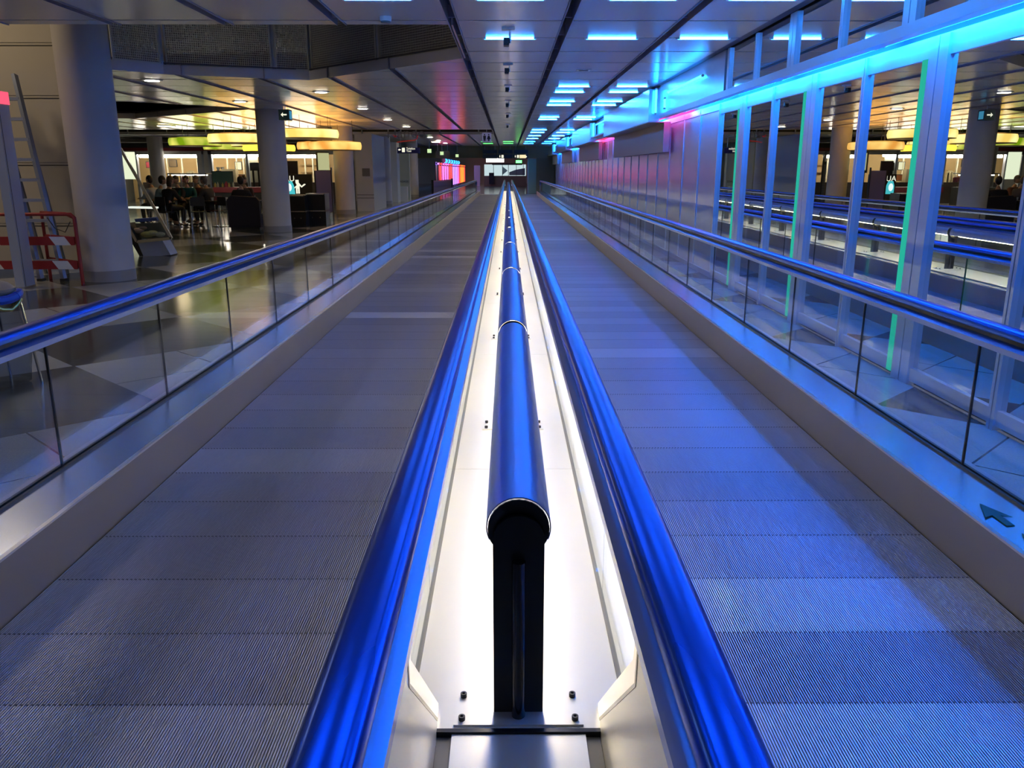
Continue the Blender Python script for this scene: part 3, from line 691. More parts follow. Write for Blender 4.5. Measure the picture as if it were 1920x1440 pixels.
for i, (a, b) in enumerate(((905,932),(934,961),(963,990))):
    for j, (c, d_) in enumerate(((281,288),(289.5,297))):
        o, w, h = hung_sign(a, c, b, d_, 55.5 if j else 55.4, 'flight_board', 'dark %s sign board over the corridor end, %s' % (('upper','lower')[j], ('left','middle','right')[i]), M_sdark, True, 0.08 if j == 0 else 0.12)
        if j == 1 and i > 0:
            m = MB(); m.prism([(-w*0.42,0.0),(-w*0.38,0.09),(-w*0.34,0.0),(-w*0.38,-0.09)], -0.012, -0.002); m.build('arrow', L_sign, o)
            m = MB(); m.box(-w*0.27, -w*0.12, -0.012, -0.002, -0.09, 0.09); m.build('pictogram', L_sign, o)
        if i == 2 and j == 1:
            m = MB(); m.box(-w*0.08, w*0.35, -0.012, -0.002, -0.11, 0.10); m.build('lit_text_band', glow('sign_cream', (1,0.85,0.5), 0.2), o)
            m = MB(); m.prism([(w*0.35,-0.09),(w*0.35,0.05),(w*0.44,-0.02)], -0.012, -0.002); m.build('arrow', L_sign, o)
o = thing('exit_lamp', 'small green glowing exit light above the teal glass panel', 'sign', (*[W(973, 303, 56.5)[0]], 56.5, W(973, 303, 56.5)[1]))
m = MB(); m.tube([(0,0.12,0.1),(0,0.12,2.36-o.location.z)], 0.012, 8); m.build('hanger', M_alu, o)
o.location.y = 56.95
m = MB(); m.box(-0.2, 0.2, 0, 0.1, -0.09, 0.09); m.build('lit_face', L_green, o); m = MB(); m.box(-0.22, 0.22, 0.1, 0.14, -0.11, 0.11); m.build('housing', M_dark, o)
# script sign with red swoosh
xs, zs = W(757, 254, 36.8)
o = thing('script_sign', 'slanted clear script lettering with a red swoosh hanging in the far opening', 'sign', (xs, 36.8, zs))
for q in (-0.4, 0.5): m = MB(); m.tube([(q,0,0.2),(q,0,5.3-zs)], 0.008, 6); m.build('cable', M_steel, o, True)
text_mesh('Hando', 0.62, 'lettering', mat('clear_letters', (0.4,0.4,0.4), 0.3), o, (0.1, 0, 0.08), (PI/2, 0, 0))
m = MB(); m.tube([(-0.45,-0.03,0.02),(-0.38,-0.03,-0.06),(-0.3,-0.03,-0.02)], 0.02, 6); m.tube([(-0.3,-0.03,-0.28),(0.0,-0.03,-0.24),(0.45,-0.03,-0.2),(0.58,-0.03,-0.13),(0.6,-0.03,0.0)], 0.022, 6); m.build('swoosh', mat('swoosh_red', (0.4,0.03,0.02), 0.4, emit=(0.5,0.02,0.01), es=0.06), o, True)

# ---------------------------------------------------------------- café pendants
U_yel = glow('pendant_up_warm', (1.0,0.42,0.08), 1.2); U_lime = glow('pendant_up_lime', (0.5,0.6,0.05), 1.0)
def pendant(px0, px1, py0, py1, Y, gm, label):
    up = U_lime if gm is L_lime else U_yel
    xa, zb = W(px0, py1, Y); xb, zt = W(px1, py0, Y); r = (xb-xa)/2
    o = thing('drum_pendant', label, 'pendant lamp', ((xa+xb)/2, Y+0.3, (zt+zb)/2), 0, 'flat drum pendants over the café')
    h = (zt-zb)*0.38
    m = MB(); m.lathe([(r*0.955,-h),(r*0.985,-h*0.6),(r,0),(r*0.985,h*0.6),(r*0.955,h)], n=48); m.build('shade', gm, o, True)
    m = MB()
    for z in (-h*0.96, h*0.96):
        m = MB(); m.lathe([(r*0.962,z-0.008),(r*0.972,z),(r*0.962,z+0.008),(r*0.95,z)], n=48); m.build('hoop', mat('pendant_hoop', (0.5,0.3,0.08), 0.4), o, True)
    m = MB(); m.lathe([(r*0.78,h+0.004),(r*0.78,h+0.012)], n=32); m.build('upper_fill_disc', up, o)  # unseen emitter added so the drum lights the ceiling above it
    for t in (0.5, 2.6, 4.7):
        m = MB(); m.tube([(r*0.7*math.cos(t), r*0.7*math.sin(t), h),(r*0.7*math.cos(t), r*0.7*math.sin(t), HC-(zt+zb)/2)], 0.006, 6); m.build('cable', M_dark, o)
    return o
pendant(313, 408, 256, 276, 29.0, L_lime, 'lime green drum pendant at the far left over the café')
pendant(386, 500, 248, 271, 25.0, L_yel, 'large yellow drum pendant left of the second column')
pendant(378, 456, 267, 283, 32.0, L_lime, 'low lime green drum pendant below the large yellow one')
pendant(430, 520, 263, 276, 30.0, L_yel, 'pale yellow drum pendant half hidden behind the large yellow one')
pendant(452, 548, 269, 286, 28.5, glow('pendant_olive', (0.75,0.62,0.06), 0.4), 'olive yellow drum pendant low behind the second column')
pendant(508, 630, 239, 262, 24.5, L_yel, 'large yellow drum pendant right of the second column, uppermost')
pendant(554, 645, 264, 283, 29.0, L_oran, 'orange drum pendant behind the front orange one')
pendant(576, 674, 263, 284, 26.5, L_oran, 'orange drum pendant at the right end, before the third column')

# ---------------------------------------------------------------- shops behind the café
YS = 40.6
def WX(px): return W(px, 300, YS)[0]
def WZ(py): return W(400, py, YS)[1]
sh = thing('shop_front', 'long café shop front with black and red fascia behind the tables', 'shop', (0, YS, 0))
m = MB(); m.box(WX(200), WX(625), 0, 0.3, WZ(277), WZ(268)); m.build('black_fascia', M_dark, sh)
m = MB(); m.box(WX(200), WX(625), -0.02, 0.3, WZ(283), WZ(277)); m.build('red_band', mat('fascia_red', (0.16,0.015,0.015), 0.4), sh)
m = MB(); m.box(WX(200), WX(625), -0.03, 0.3, WZ(268), WZ(266.5)); m.build('white_edge', M_white, sh)
m = MB(); m.box(WX(200), WX(625), 0, 0.2, WZ(289.5), WZ(283)); m.build('header', M_lwall, sh)
for px in (225, 255, 301, 380, 392, 395, 463, 532, 598):
    m = MB(); m.box(WX(px)-0.05, WX(px)+0.05, 0, 0.2, 0, WZ(283)); m.build('upright', M_alu, sh)
m = MB(); m.box(WX(200), WX(625), 2.6, 2.75, 0, 2.6); m.build('inner_wall', mat('shop_inner', (0.78,0.52,0.22), 0.6), sh)
m = MB(); m.box(WX(200), WX(625), 0.0, 2.7, WZ(284), WZ(283.4)); m.build('inner_ceiling', M_white, sh)
m = MB(); m.box(WX(258), WX(625), 0.3, 0.9, 0, 1.0); m.build('counter', mat('counter_dark', (0.10,0.07,0.05), 0.4), sh)
m = MB(); m.box(WX(369), WX(392), 0.02, 0.12, 0.9, WZ(289)); m.build('wall_pier', M_lwall, sh)
for px in (268, 293, 322, 352, 410, 428, 441, 447, 560, 575):
    m = MB(); m.box(WX(px)-0.03, WX(px)+0.03, 1.2, 1.3, 1.0, WZ(291)); m.build('inner_post', mat('inner_post', (0.7,0.6,0.4), 0.5), sh)
for z in (1.45, 1.8):
    m = MB(); m.box(WX(540), WX(596), 2.3, 2.6, z, z+0.04); m.build('inner_shelf', mat('inner_shelf', (0.45,0.3,0.12), 0.5), sh)
m = MB(); m.box(WX(229), WX(254), -0.02, 0.04, WZ(336), WZ(285)); m.build('lit_menu_board', glow('menu_cream', (0.95,1.0,0.70), 0.2), sh)
m = MB(); m.box(WX(455), WX(463), 0.3, 0.4, 0.9, WZ(293)); m.box(WX(463), WX(478), 0.4, 0.5, 0.9, WZ(293)); m.build('pale_pier', mat('pale_pier', (0.6,0.57,0.42), 0.5), sh)
for i, (a, b, py, t) in enumerate(((257,287,293,'above the far left window'),(304,367,293,'above the window by the teal column'),(396,456,293,'above the green board'),(458,484,291,'left of the second column'),(535,597,293.5,'right of the second column'),(223,228,294,'by the lit menu board'))):
    xa, xb, z = WX(a), WX(b), WZ(py)
    o = thing('strip_light', 'white strip light in the shop front ' + t, 'lamp', ((xa+xb)/2, YS+0.35, z), 0, 'strip lights in the shop front')
    m = MB(); m.tube([(-(xb-xa)/2,0,0),((xb-xa)/2,0,0)], 0.065, 10); m.build('tube', L_white, o, True)
    m = MB(); m.box(-(xb-xa)/2,(xb-xa)/2,-0.03,0.12,0.06,0.09); m.build('housing', M_white, o)
def panel(px0, py0, px1, py1, Y, m_, name, label, cat, d=0.06):
    xa, zb = W(px0, py1, Y); xb, zt = W(px1, py0, Y)
    o = thing(name, label, cat, ((xa+xb)/2, Y, zb)); w, h = xb-xa, zt-zb
    m = MB(); m.box(-w/2, w/2, 0, d, 0, h); m.build('board', m_, o)
    m = MB(); t = 0.025; m.box(-w/2-t, -w/2, -0.01, d, -t, h+t); m.box(w/2, w/2+t, -0.01, d, -t, h+t); m.box(-w/2, w/2, -0.01, d, h, h+t); m.box(-w/2, w/2, -0.01, d, -t, 0); m.build('frame', M_dark, o)
    return o, w, h
panel(400, 322, 435, 351, 37.3, mat('board_green', (0.03,0.09,0.075), 0.6), 'chalk_board', 'dark green board standing on the red counter', 'board')
panel(442, 304, 452, 318, YS+1.2, glow('poster_cream', (1,0.95,0.6), 0.2), 'lit_poster', 'small tilted cream lit poster inside the shop', 'poster')
panel(446, 328, 458, 338, YS+1.0, mat('brown_case', (0.28,0.08,0.02), 0.5), 'brown_cabinet', 'small brown cabinet below the cream poster', 'cabinet')
panel(275, 304, 284, 314, YS+0.9, mat('sign_dark_red', (0.3,0.02,0.03), 0.5), 'wall_notice', 'small dark red panel in the far left shop window', 'panel')
panel(318, 300, 330, 312, YS+1.5, mat('brown_shelf', (0.2,0.13,0.06), 0.5), 'shelf_board', 'brown framed board in the window by the teal column', 'board')
o, w, h = panel(470, 306, 486, 319, YS-0.1, mat('grey_machine', (0.10,0.09,0.09), 0.4), 'coffee_machine', 'dark machine on slim legs at the left of the second column', 'machine', 0.3)
for s in (-0.3, 0.3): m = MB(); m.box(s*w-0.04, s*w+0.04, 0.05, 0.12, -1.1, 0); m.build('leg', M_dark, o)
# red counter front with shelf goods
xa, zt = W(396, 351, 37.0); xb, zb = W(492, 361, 37.0)
o = thing('red_counter', 'long counter with a dark red top edge behind the tables', 'counter', (xa, 37.0, 0))
m = MB(); m.box(0, xb-xa, 0, 0.6, zb, zt); m.build('red_top', mat('counter_red', (0.30,0.02,0.03), 0.35), o)
m = MB(); m.box(0.1, xb-xa-0.1, 0.1, 0.5, 0, zb); m.build('base', M_dark, o)
top_z = zt
kinds = [('bottle', 0.22, 0.035, (0.05,0.03,0.02)), ('jar', 0.16, 0.05, (0.6,0.45,0.12)), ('red_tin', 0.2, 0.09, (0.35,0.02,0.04)), ('cup_stack', 0.18, 0.04, (0.6,0.55,0.4))]
for i, px in enumerate((400, 404, 409, 413, 418, 425, 430, 434, 438)):
    kd = kinds[(0, 1, 3, 0, 1, 2, 1, 0, 3)[i]]; x = W(px, 351, 37.3)[0]
    m = MB(); r_ = kd[2]; h_ = kd[1]*1.2; m.lathe([(r_,0),(r_,h_*0.65),(r_*0.45,h_*0.8),(r_*0.45,h_)], n=10)
    ob = m.build(kd[0], mat('goods_'+kd[0], kd[3], 0.35), None, True, (x, 37.3, top_z))
    tag(ob, 'small %s on the red counter, %s from the left' % (kd[0].replace('_', ' '), ORD[i]), kd[0].replace('_', ' '), 'goods along the red counter')
# goods in the window by the teal column
z = 1.0
for i, px in enumerate((338, 341, 344, 347, 350)):
    m = MB(); m.lathe([(0.045,0),(0.045,0.2),(0.016,0.27),(0.016,0.34)], n=10); ob = m.build('bottle', mat('wine_red', (0.06,0.01,0.015), 0.2), None, True, (W(px,320,YS+0.6)[0], YS+0.6, 1.001))
    tag(ob, 'dark bottle beside the paper bags in the shop window, %s from left' % ORD[i], 'bottle', 'row of dark bottles in the shop window')
for i, (px, w_, h_, t) in enumerate(((353,0.16,0.5,'left one beside the bottles'),(359,0.22,0.55,'tallest in the window'),(362.5,0.1,0.45,'right one by the window pier'))):
    ob = MB().box(-w_/2,w_/2,-0.08,0.08,0,h_).build('paper_bag', mat('paper', (0.6,0.48,0.25), 0.7), None, False, (W(px,320,YS+0.65)[0], YS+0.65, 1.001))
    tag(ob, 'tan paper bag on the shop counter, ' + t, 'bag', 'paper bags on the shop counter')
for i, (px, t) in enumerate(((409,'left'),(417,'right'))):
    o = thing('coffee_grinder', 'black coffee grinder above the green board, %s one' % t, 'appliance', (W(px,315,YS+0.6)[0], YS+0.6, 1.001))
    m = MB(); m.box(-0.09,0.09,-0.1,0.1,0,0.55); m.build('body', M_dark, o); m = MB(); m.lathe([(0.05,0.55),(0.1,0.72)], n=10); m.build('hopper', M_gasket, o, True)
ob = MB().box(-0.35,0.35,-0.2,0.2,0,0.62).build('cake_case', mat('case_cream', (0.6,0.5,0.3), 0.5), None, False, (W(430,315,YS+0.6)[0], YS+0.6, 1.001)); tag(ob, 'cream box case beside the black grinders in the shop', 'case')
# glass vitrine counter behind the seated group
xa, _ = W(314, 330, 34); xb, _ = W(386, 330, 34)
o = thing('glass_vitrine', 'glass food vitrine with pale frame behind the seated group', 'display case', (xa, 34, 0))
m = MB(); m.box(0, xb-xa, 0, 0.7, 0, 0.9); m.build('base', mat('vitrine_base', (0.12,0.12,0.12), 0.3), o)
m = MB(); m.box(0.02, xb-xa-0.02, 0.02, 0.03, 0.9, 1.42); m.build('glass', M_clear, o)
m = MB()
for t in (0, 0.33, 0.66, 1.0): m.box((xb-xa-0.04)*t, (xb-xa-0.04)*t+0.04, 0, 0.04, 0.9, 1.45)
m.box(0, xb-xa, 0, 0.7, 1.42, 1.46); m.build('frame', M_steel, o)
m = MB(); m.box(0.05, xb-xa-0.05, 0.3, 0.36, 1.37, 1.40); m.build('strip_light', L_white, o)

# right part: screens, ad cylinder, board, black counters
panel(537, 303, 556, 326, 32.0, mat('screen_black', (0.012,0.008,0.02), 0.3), 'wall_screen', 'black blank screen right of the second column', 'screen')
o, w, h = panel(536, 328, 583, 364, 31.5, mat('poster_dark', (0.012,0.013,0.02), 0.4), 'lit_poster', 'dark advertising poster with a glowing teal bottle shape and white figure', 'poster')
for q in (-w*0.4, w*0.4): m = MB(); m.box(q-0.03, q+0.03, 0.0, 0.05, -W(536,364,31.5)[1], 0); m.build('leg', M_dark, o)
text_mesh('AU', 0.28, 'lettering', L_sign, o, (-w/2+0.17, -0.01, h-0.14))
m = MB(); m.prism([(-w/2+0.02,0.0),(-w/2+0.36,0.0),(-w/2+0.33,0.3),(-w/2+0.26,0.48),(-w/2+0.08,0.48),(-w/2+0.02,0.3)], -0.012, -0.004); m.build('teal_bottle', glow('teal_glow', (0.10,0.75,0.80), 0.15), o)
m = MB(); m.lathe([(0.01,-0.004),(0.09,-0.001)], n=16, sy=1.6); c = m.build('bottle_highlight', glow('hl', (0.8,1,1), 0.25), o); c.rotation_euler = (PI/2,0,0); c.location = (-w/2+0.15,-0.016,0.25)
m = MB(); m.prism([(-0.10,0.02),(-0.10,0.25),(-0.16,0.20),(-0.16,0.24),(-0.06,0.33),(-0.10,0.42),(-0.10,0.52),(0.02,0.52),(0.02,0.42),(0.12,0.30),(0.22,0.38),(0.28,0.36),(0.12,0.24),(0.04,0.30),(0.04,0.02),(-0.02,0.02),(-0.02,0.2),(-0.04,0.2),(-0.04,0.02)], -0.012, -0.004); m.build('white_figure', L_sign, o)
xc, zb = W(607.5, 319, 31.0); _, zt = W(607.5, 287, 31.0)
o = thing('ad_cylinder', 'round advertising cylinder lit pale yellow beside the third column', 'display', (xc, 31.0, zb))
m = MB(); m.lathe([(0.2,0),(0.2,zt-zb)], n=28); m.build('lit_cylinder', glow('cyl', (0.62,0.62,0.32), 0.15), o, True)
m = MB(); m.lathe([(0.215,-0.04),(0.215,0.0)], n=28); m.build('rim', M_dark, o, True)
m = MB(); m.lathe([(0.215,zt-zb),(0.215,zt-zb+0.04)], n=28); m.build('rim', M_dark, o, True)
m = MB(); m.box(-0.26,-0.2,-0.05,0.15,-0.1,zt-zb+0.04); m.build('side_bracket', M_dark, o)
m = MB(); m.box(-0.15,0.15,-0.12,0.12,-zb,-0.04); m.build('pedestal', M_dark, o)
xa, zt = W(591, 320, 28.0); xb, zb = W(624, 396, 28.0)
o = thing('partition_board', 'tall violet grey partition board on feet before the third column', 'partition', (xa, 28.0, 0))
m = MB(); m.box(0, xb-xa, 0, 0.04, 0.22, zt); m.build('panel', mat('violet_board', (0.22,0.20,0.40), 0.35, 0.4), o)
m = MB(); m.box(xb-xa, xb-xa+0.03, -0.02, 0.06, 0.0, zt+0.1); m.box(-0.04, 0, -0.02, 0.06, 0.0, zt); m.build('upright', M_dark, o)
m = MB(); m.box(0.05, 0.11, -0.2, 0.25, 0, 0.2); m.box(xb-xa-0.12, xb-xa-0.06, -0.2, 0.25, 0, 0.2); m.build('foot', M_steel, o)
for i, (a, b, pt, Y, t) in enumerate(((540, 571, 366, 24.4, 'left unit beside the second column'), (572, 609, 363, 24.8, 'right unit before the partition board'))):
    xa, zt = W(a, pt, Y); xb, _ = W(b, pt, Y)
    o = thing('bar_counter', 'black low café counter with a shining top edge, ' + t, 'counter', (xa, Y, 0))
    w = xb-xa-0.01
    m = MB(); m.box(0, w, 0, 0.6, 0.42, zt-0.05); m.build('upper_front', M_black, o)
    m = MB(); m.box(0, w, 0.03, 0.6, 0.0, 0.40); m.build('lower_front', M_black, o)
    m = MB(); m.box(0, w, -0.02, 0.62, zt-0.05, zt); m.build('top', M_black, o)
    m = MB(); m.box(0.02, w-0.02, -0.026, -0.018, zt-0.03, zt-0.005); m.box(0.02, w-0.02, -0.006, 0.0, 0.40, 0.425); m.build('edge_strip', M_steel, o)
    for q in (0.3, 0.7): m = MB(); m.lathe([(0.012,0),(0.012,0.01)], n=10); c = m.build('knob', M_steel, o); c.rotation_euler = (PI/2,0,0); c.location = (w*q, 0.03, 0.22)
# slim black arch-like slat screen behind third column
xa, _ = W(660, 350, 32.5); o = thing('slat_screen', 'narrow black slatted screen right of the third column', 'screen', (xa, 32.4, 0))
m = MB(); m.box(0, 0.14, 0, 0.06, 0.0, 1.9); m.prism([(0.08,1.9),(0.14,1.9),(0.11,2.1)], 0, 0.05); m.build('post', M_black, o)
m = MB()
for i in range(30): m.box(0.0, 0.1, -0.02, 0, 0.3+i*0.05, 0.33+i*0.05)
m.build('slats', M_gasket, o)

# ---------------------------------------------------------------- people
SKIN = mat('skin', (0.45, 0.27, 0.18), 0.5)
def skin_obj(name, verts, edges, radii, root, m_, parent, sub=1):
    me = bpy.data.meshes.new(name); me.from_pydata(verts, edges, []); o = bpy.data.objects.new(name, me); COL.objects.link(o)
    md = o.modifiers.new('skin', 'SKIN'); md.use_smooth_shade = True; md.branch_smoothing = 0.3
    for i, r in enumerate(radii):
        sv = me.skin_vertices[0].data[i]; sv.radius = (r, r) if not isinstance(r, tuple) else r; sv.use_root = (i == root)
    o.modifiers.new('sub', 'SUBSURF').levels = sub; o.modifiers['sub'].render_levels = sub
    bpy.context.view_layer.update(); dg = bpy.context.evaluated_depsgraph_get()
    nm = bpy.data.meshes.new_from_object(o.evaluated_get(dg)); bpy.data.objects.remove(o)
    nm.materials.clear(); nm.materials.append(m_); nm.polygons.foreach_set('use_smooth', [True]*len(nm.polygons))
    ob = bpy.data.objects.new(name, nm); COL.objects.link(ob); ob.parent = parent; return ob
def person(x, y, face, label, shirt, trousers, hair, lean=0.12, reach=0.35, turn=0.0, long_hair=False, seat=0.46):
    """seated figure; local +Y is where the person faces"""
    o = thing('person', label, 'person', (x, y, 0), face, 'people sitting in the café')
    s = seat + 0.10
    P = {'pel': (0,0,s), 'wst': (0,lean*0.35,s+0.2), 'chs': (0,lean*0.8,s+0.38), 'nck': (0,lean*1.05,s+0.54), 'hd0': (0,lean*1.15+0.02,s+0.61)}
    V = []; E = []; Rr = []
    def v(p, r): V.append(p); Rr.append(r); return len(V)-1
    pel = v(P['pel'], 0.145); w_ = v(P['wst'], 0.13); c_ = v(P['chs'], 0.125); n_ = v(P['nck'], 0.055); h_ = v(P['hd0'], 0.058)
    E += [(pel,w_),(w_,c_),(c_,n_),(n_,h_)]
    hands = []
    TV = [(P['pel'],0.158),(P['wst'],0.142),(P['chs'],0.172),((0,lean*1.0,s+0.50),0.092)]; TE = [(0,1),(1,2),(2,3)]
    LV = [(P['pel'],0.152)]; LE = []
    for q in (-1, 1):
        sh_ = v((q*0.19, lean*0.9, s+0.45), 0.045); el = v((q*0.25, lean*0.9+0.12, s+0.22), 0.038); wr_ = v((q*(0.10), lean*0.9+reach, s+0.20), 0.030)
        E += [(c_,sh_),(sh_,el),(el,wr_)]; hands.append((q, V[wr_]))
        k = len(TV); TV += [(V[sh_],0.088),(V[el],0.060),(tuple(a*0.25+b*0.75 for a, b in zip(V[el], V[wr_])),0.044)]; TE += [(2,k),(k,k+1),(k+1,k+2)]
        hp = v((q*0.09, 0.05, s-0.01), 0.10); kn = v((q*0.12, 0.45, s-0.02), 0.062); an = v((q*0.12, 0.42, 0.09), 0.042); to = v((q*0.13, 0.56, 0.045), 0.038)
        E += [(pel,hp),(hp,kn),(kn,an),(an,to)]
        k = len(LV); LV += [(V[hp],0.108),(V[kn],0.075),(tuple([V[an][0],V[an][1],0.13]),0.056)]; LE += [(0,k),(k,k+1),(k+1,k+2)]
    body = skin_obj('body', V, E, Rr, 0, SKIN, o)
    # head, hands merged to the body mesh
    hm = MB(); hc = (0, lean*1.2+0.05, s+0.74)
    hm.sphere(hc, 0.1, 16, (0.8, 0.98, 1.2)); hm.sphere((0, hc[1]+0.045, hc[2]-0.06), 0.055, 10, (0.95,0.9,0.8))
    hm.prism([(hc[1]+0.085,hc[2]+0.01),(hc[1]+0.118,hc[2]-0.022),(hc[1]+0.085,hc[2]-0.03)], -0.012, 0.012, 'x')
    for q in (-1, 1): hm.sphere((q*0.082, hc[1]-0.005, hc[2]-0.005), 0.025, 8, (0.35, 0.7, 1.1))
    for q, wp in hands:
        wx, wy, wz = wp; hm.bar((wx, wy-0.01, wz), (wx-q*0.01, wy+0.085, wz-0.005), 0.075, 0.028)
        for f in range(4):
            fx = wx-q*0.01+(f-1.5)*0.019; l = (0.06,0.072,0.067,0.052)[f]
            hm.tube([(fx, wy+0.08, wz-0.005),(fx, wy+0.08+l*0.6, wz-0.008),(fx, wy+0.08+l, wz-0.028)], [0.0095,0.009,0.0075], 7)
        hm.tube([(wx-q*0.035, wy+0.02, wz),(wx-q*0.062, wy+0.055, wz-0.01),(wx-q*0.066, wy+0.085, wz-0.02)], [0.012,0.010,0.008], 7)
    ho = hm.build('tmp', SKIN, None, True)
    bm = bmesh.new(); bm.from_mesh(body.data); bm.from_mesh(ho.data); bm.to_mesh(body.data); bm.free(); bpy.data.objects.remove(ho)
    skin_obj('shirt', [a for a, b in TV], TE, [b for a, b in TV], 0, shirt, o)
    skin_obj('trousers', [a for a, b in LV], LE, [b for a, b in LV], 0, trousers, o)
    m = MB(); m.sphere((0, hc[1]-0.012, hc[2]+0.018), 0.107, 16, (0.84,0.98,1.16), -0.05)
    m.sphere((0, hc[1]-0.03, hc[2]-0.0), 0.098, 12, (0.86,0.86,1.1))
    if long_hair: m.sphere((0, hc[1]-0.06, hc[2]-0.08), 0.09, 12, (1.0,0.6,1.5))
    m.build('hair', hair, o, True)
    m = MB()
    for q in (-1, 1): m.sphere((q*0.033, hc[1]+0.088, hc[2]+0.012), 0.011, 8)
    m.build('eyes', M_dark, o); m = MB(); m.box(-0.022,0.022,hc[1]+0.088,hc[1]+0.096,hc[2]-0.062,hc[2]-0.054); m.build('mouth', mat('lip',(0.3,0.1,0.08),0.5), o)
    m = MB()
    for q in (-1, 1): m.sphere((q*0.13, 0.50, 0.045), 0.055, 10, (0.85,1.9,0.8))
    m.build('shoes', M_dark, o, True)
    return o
def cloth(n, c): return mat('cloth_'+n, c, 0.8)
HB = mat('hair_dark', (0.015,0.011,0.009), 0.5); HG = mat('hair_grey', (0.12,0.11,0.10), 0.5)
YT = 24.6
def chair(x, y, rz, label, col=M_dark):
    o = thing('café_chair'.replace('é','e'), label, 'chair', (x, y, 0), rz, 'metal legged café chairs')
    m = MB(); m.box(-0.2,0.2,-0.2,0.2,0.44,0.46); m.build('seat', col, o)
    m = MB(); m.prism([(-0.2,0.62),(0.2,0.62),(0.18,0.86),(-0.18,0.86)], -0.215, -0.2); m.build('backrest', col, o)
    for sx in (-1, 1):
        for sy in (-1, 1):
            m = MB(); m.tube([(sx*0.18, sy*0.18, 0.44),(sx*0.21, sy*0.22, 0.0)], 0.011, 8); m.build('leg', M_steel, o, True)
        m = MB(); m.tube([(sx*0.17,-0.19,0.44),(sx*0.17,-0.205,0.84)], 0.010, 8); m.build('back_post', M_steel, o, True)
    return o
def table(x, y, label, r=0.5):
    o = thing('cafe_table', label, 'table', (x, y, 0), 0, 'round café tables')
    m = MB(); m.lathe([(r,0.71),(r,0.735)], n=28); m.build('table_top', M_dark, o)
    m = MB(); m.tube([(0,0,0.02),(0,0,0.71)], 0.03, 10); m.build('pedestal', M_steel, o, True)
    m = MB(); m.lathe([(0.24,0),(0.22,0.02)], n=24); m.build('base', M_steel, o); return o
def PX(px, Y): return W(px, 350, Y)[0]
group = [(282, 25.6, -1.9+PI, 'in a white shirt at the left end of the café group', (0.50,0.58,0.62), HB, False),
         (304, 24.3, -1.0, 'in a light blue shirt seen from behind, second from left', (0.28,0.42,0.46), HB, False),
         (319, 23.9, -0.45, 'with brown hair and a black top in the café group', (0.01,0.01,0.013), mat('hair_brown',(0.06,0.035,0.02),0.5), True),
         (331, 25.9, 2.9, 'with dark hair and a dark top behind the table', (0.03,0.03,0.035), HB, False),
         (350, 25.9, 3.3, 'with black hair and a teal top, tallest at the table', (0.0,0.09,0.09), HB, False),
         (369, 26.2, 2.7, 'partly hidden in a reddish top beside the grey jacket', (0.12,0.05,0.04), HG, False),
         (384, 24.4, 1.3, 'in a grey jacket leaning on the table from the right', (0.05,0.05,0.055), HG, False)]
for i, (px, Y, rz, t, c, hr, lh) in enumerate(group):
    hx = PX(px, Y)
    person(hx + 0.17*math.sin(rz), Y - 0.17*math.cos(rz), rz, 'seated person ' + t, cloth('g%d' % i, c), M_dark, hr, long_hair=lh)
    if i not in (3, 5): chair(hx + 0.2*math.sin(rz), Y - 0.2*math.cos(rz), rz, 'café chair used by the ' + ('white shirted person','blue shirted person','person with a black top','','teal dressed person','','grey jacketed person')[i], mat('chair_red',(0.12,0.015,0.01),0.5) if i == 6 else M_dark)
for i, px in enumerate((326, 352)):
    table(PX(px, 25.0), 25.05, 'small round dark table among the seated group, %s one' % ('left','right')[i], 0.42)
xw, _ = W(408, 400, 24.0); table(xw, 24.2, 'round café table with cups left of the dark seat', 0.4)
chair(xw-0.35, 23.5, 0.3, 'empty café chair left of the dark seat, chrome legs'); chair(xw+0.42, 23.7, -0.6, 'empty café chair close beside the dark seat')
for i, dx in enumerate((-0.15, 0.1, 0.22)):
    m = MB(); m.lathe([(0.03,0),(0.042,0.09)], n=12); ob = m.build('cup', M_white, None, True, (xw+dx, 24.1+0.05*i, 0.736)); tag(ob, 'white cup on the table by the dark seat, %s' % ('left','middle','right')[i], 'cup', 'cups on the café table')
# dark high-backed seat
xa, _ = W(427, 400, 22.6); xb, _ = W(487, 400, 22.6)
o = thing('booth_seat', 'large dark upholstered seat seen from behind, left of the second column', 'seat', ((xa+xb)/2, 22.6, 0))
hw = (xb-xa)/2
m = MB(); m.prism([(-hw,0.08),(hw,0.08),(hw,0.78),(hw-0.08,0.88),(-hw+0.12,0.92),(-hw,0.82)], 0, 0.14); m.build('backrest', mat('navy_fabric',(0.008,0.006,0.02),0.7), o)
m = MB(); m.box(-hw,hw,0.14,0.65,0.08,0.44); m.build('seat', mat('navy_fabric',(0,0,0)), o); m = MB(); m.box(-hw+0.04,hw-0.04,0.04,0.6,0,0.08); m.build('plinth', M_dark, o)
person(PX(452, 23.05)+0.0, 23.0, 0.25, 'seated person with dark hair on the dark seat left of the second column', cloth('p8', (0.012,0.01,0.016)), M_dark, HB)
person(PX(465, 25.6), 25.4, PI, 'seated person facing this way behind the dark seat', cloth('p9', (0.03,0.015,0.02)), M_dark, HB)
chair(PX(465, 25.6), 25.45, PI, 'café chair of the person facing this way behind the dark seat')
table(PX(462, 24.3), 24.45, 'round table between the dark seat and the person facing this way', 0.36)

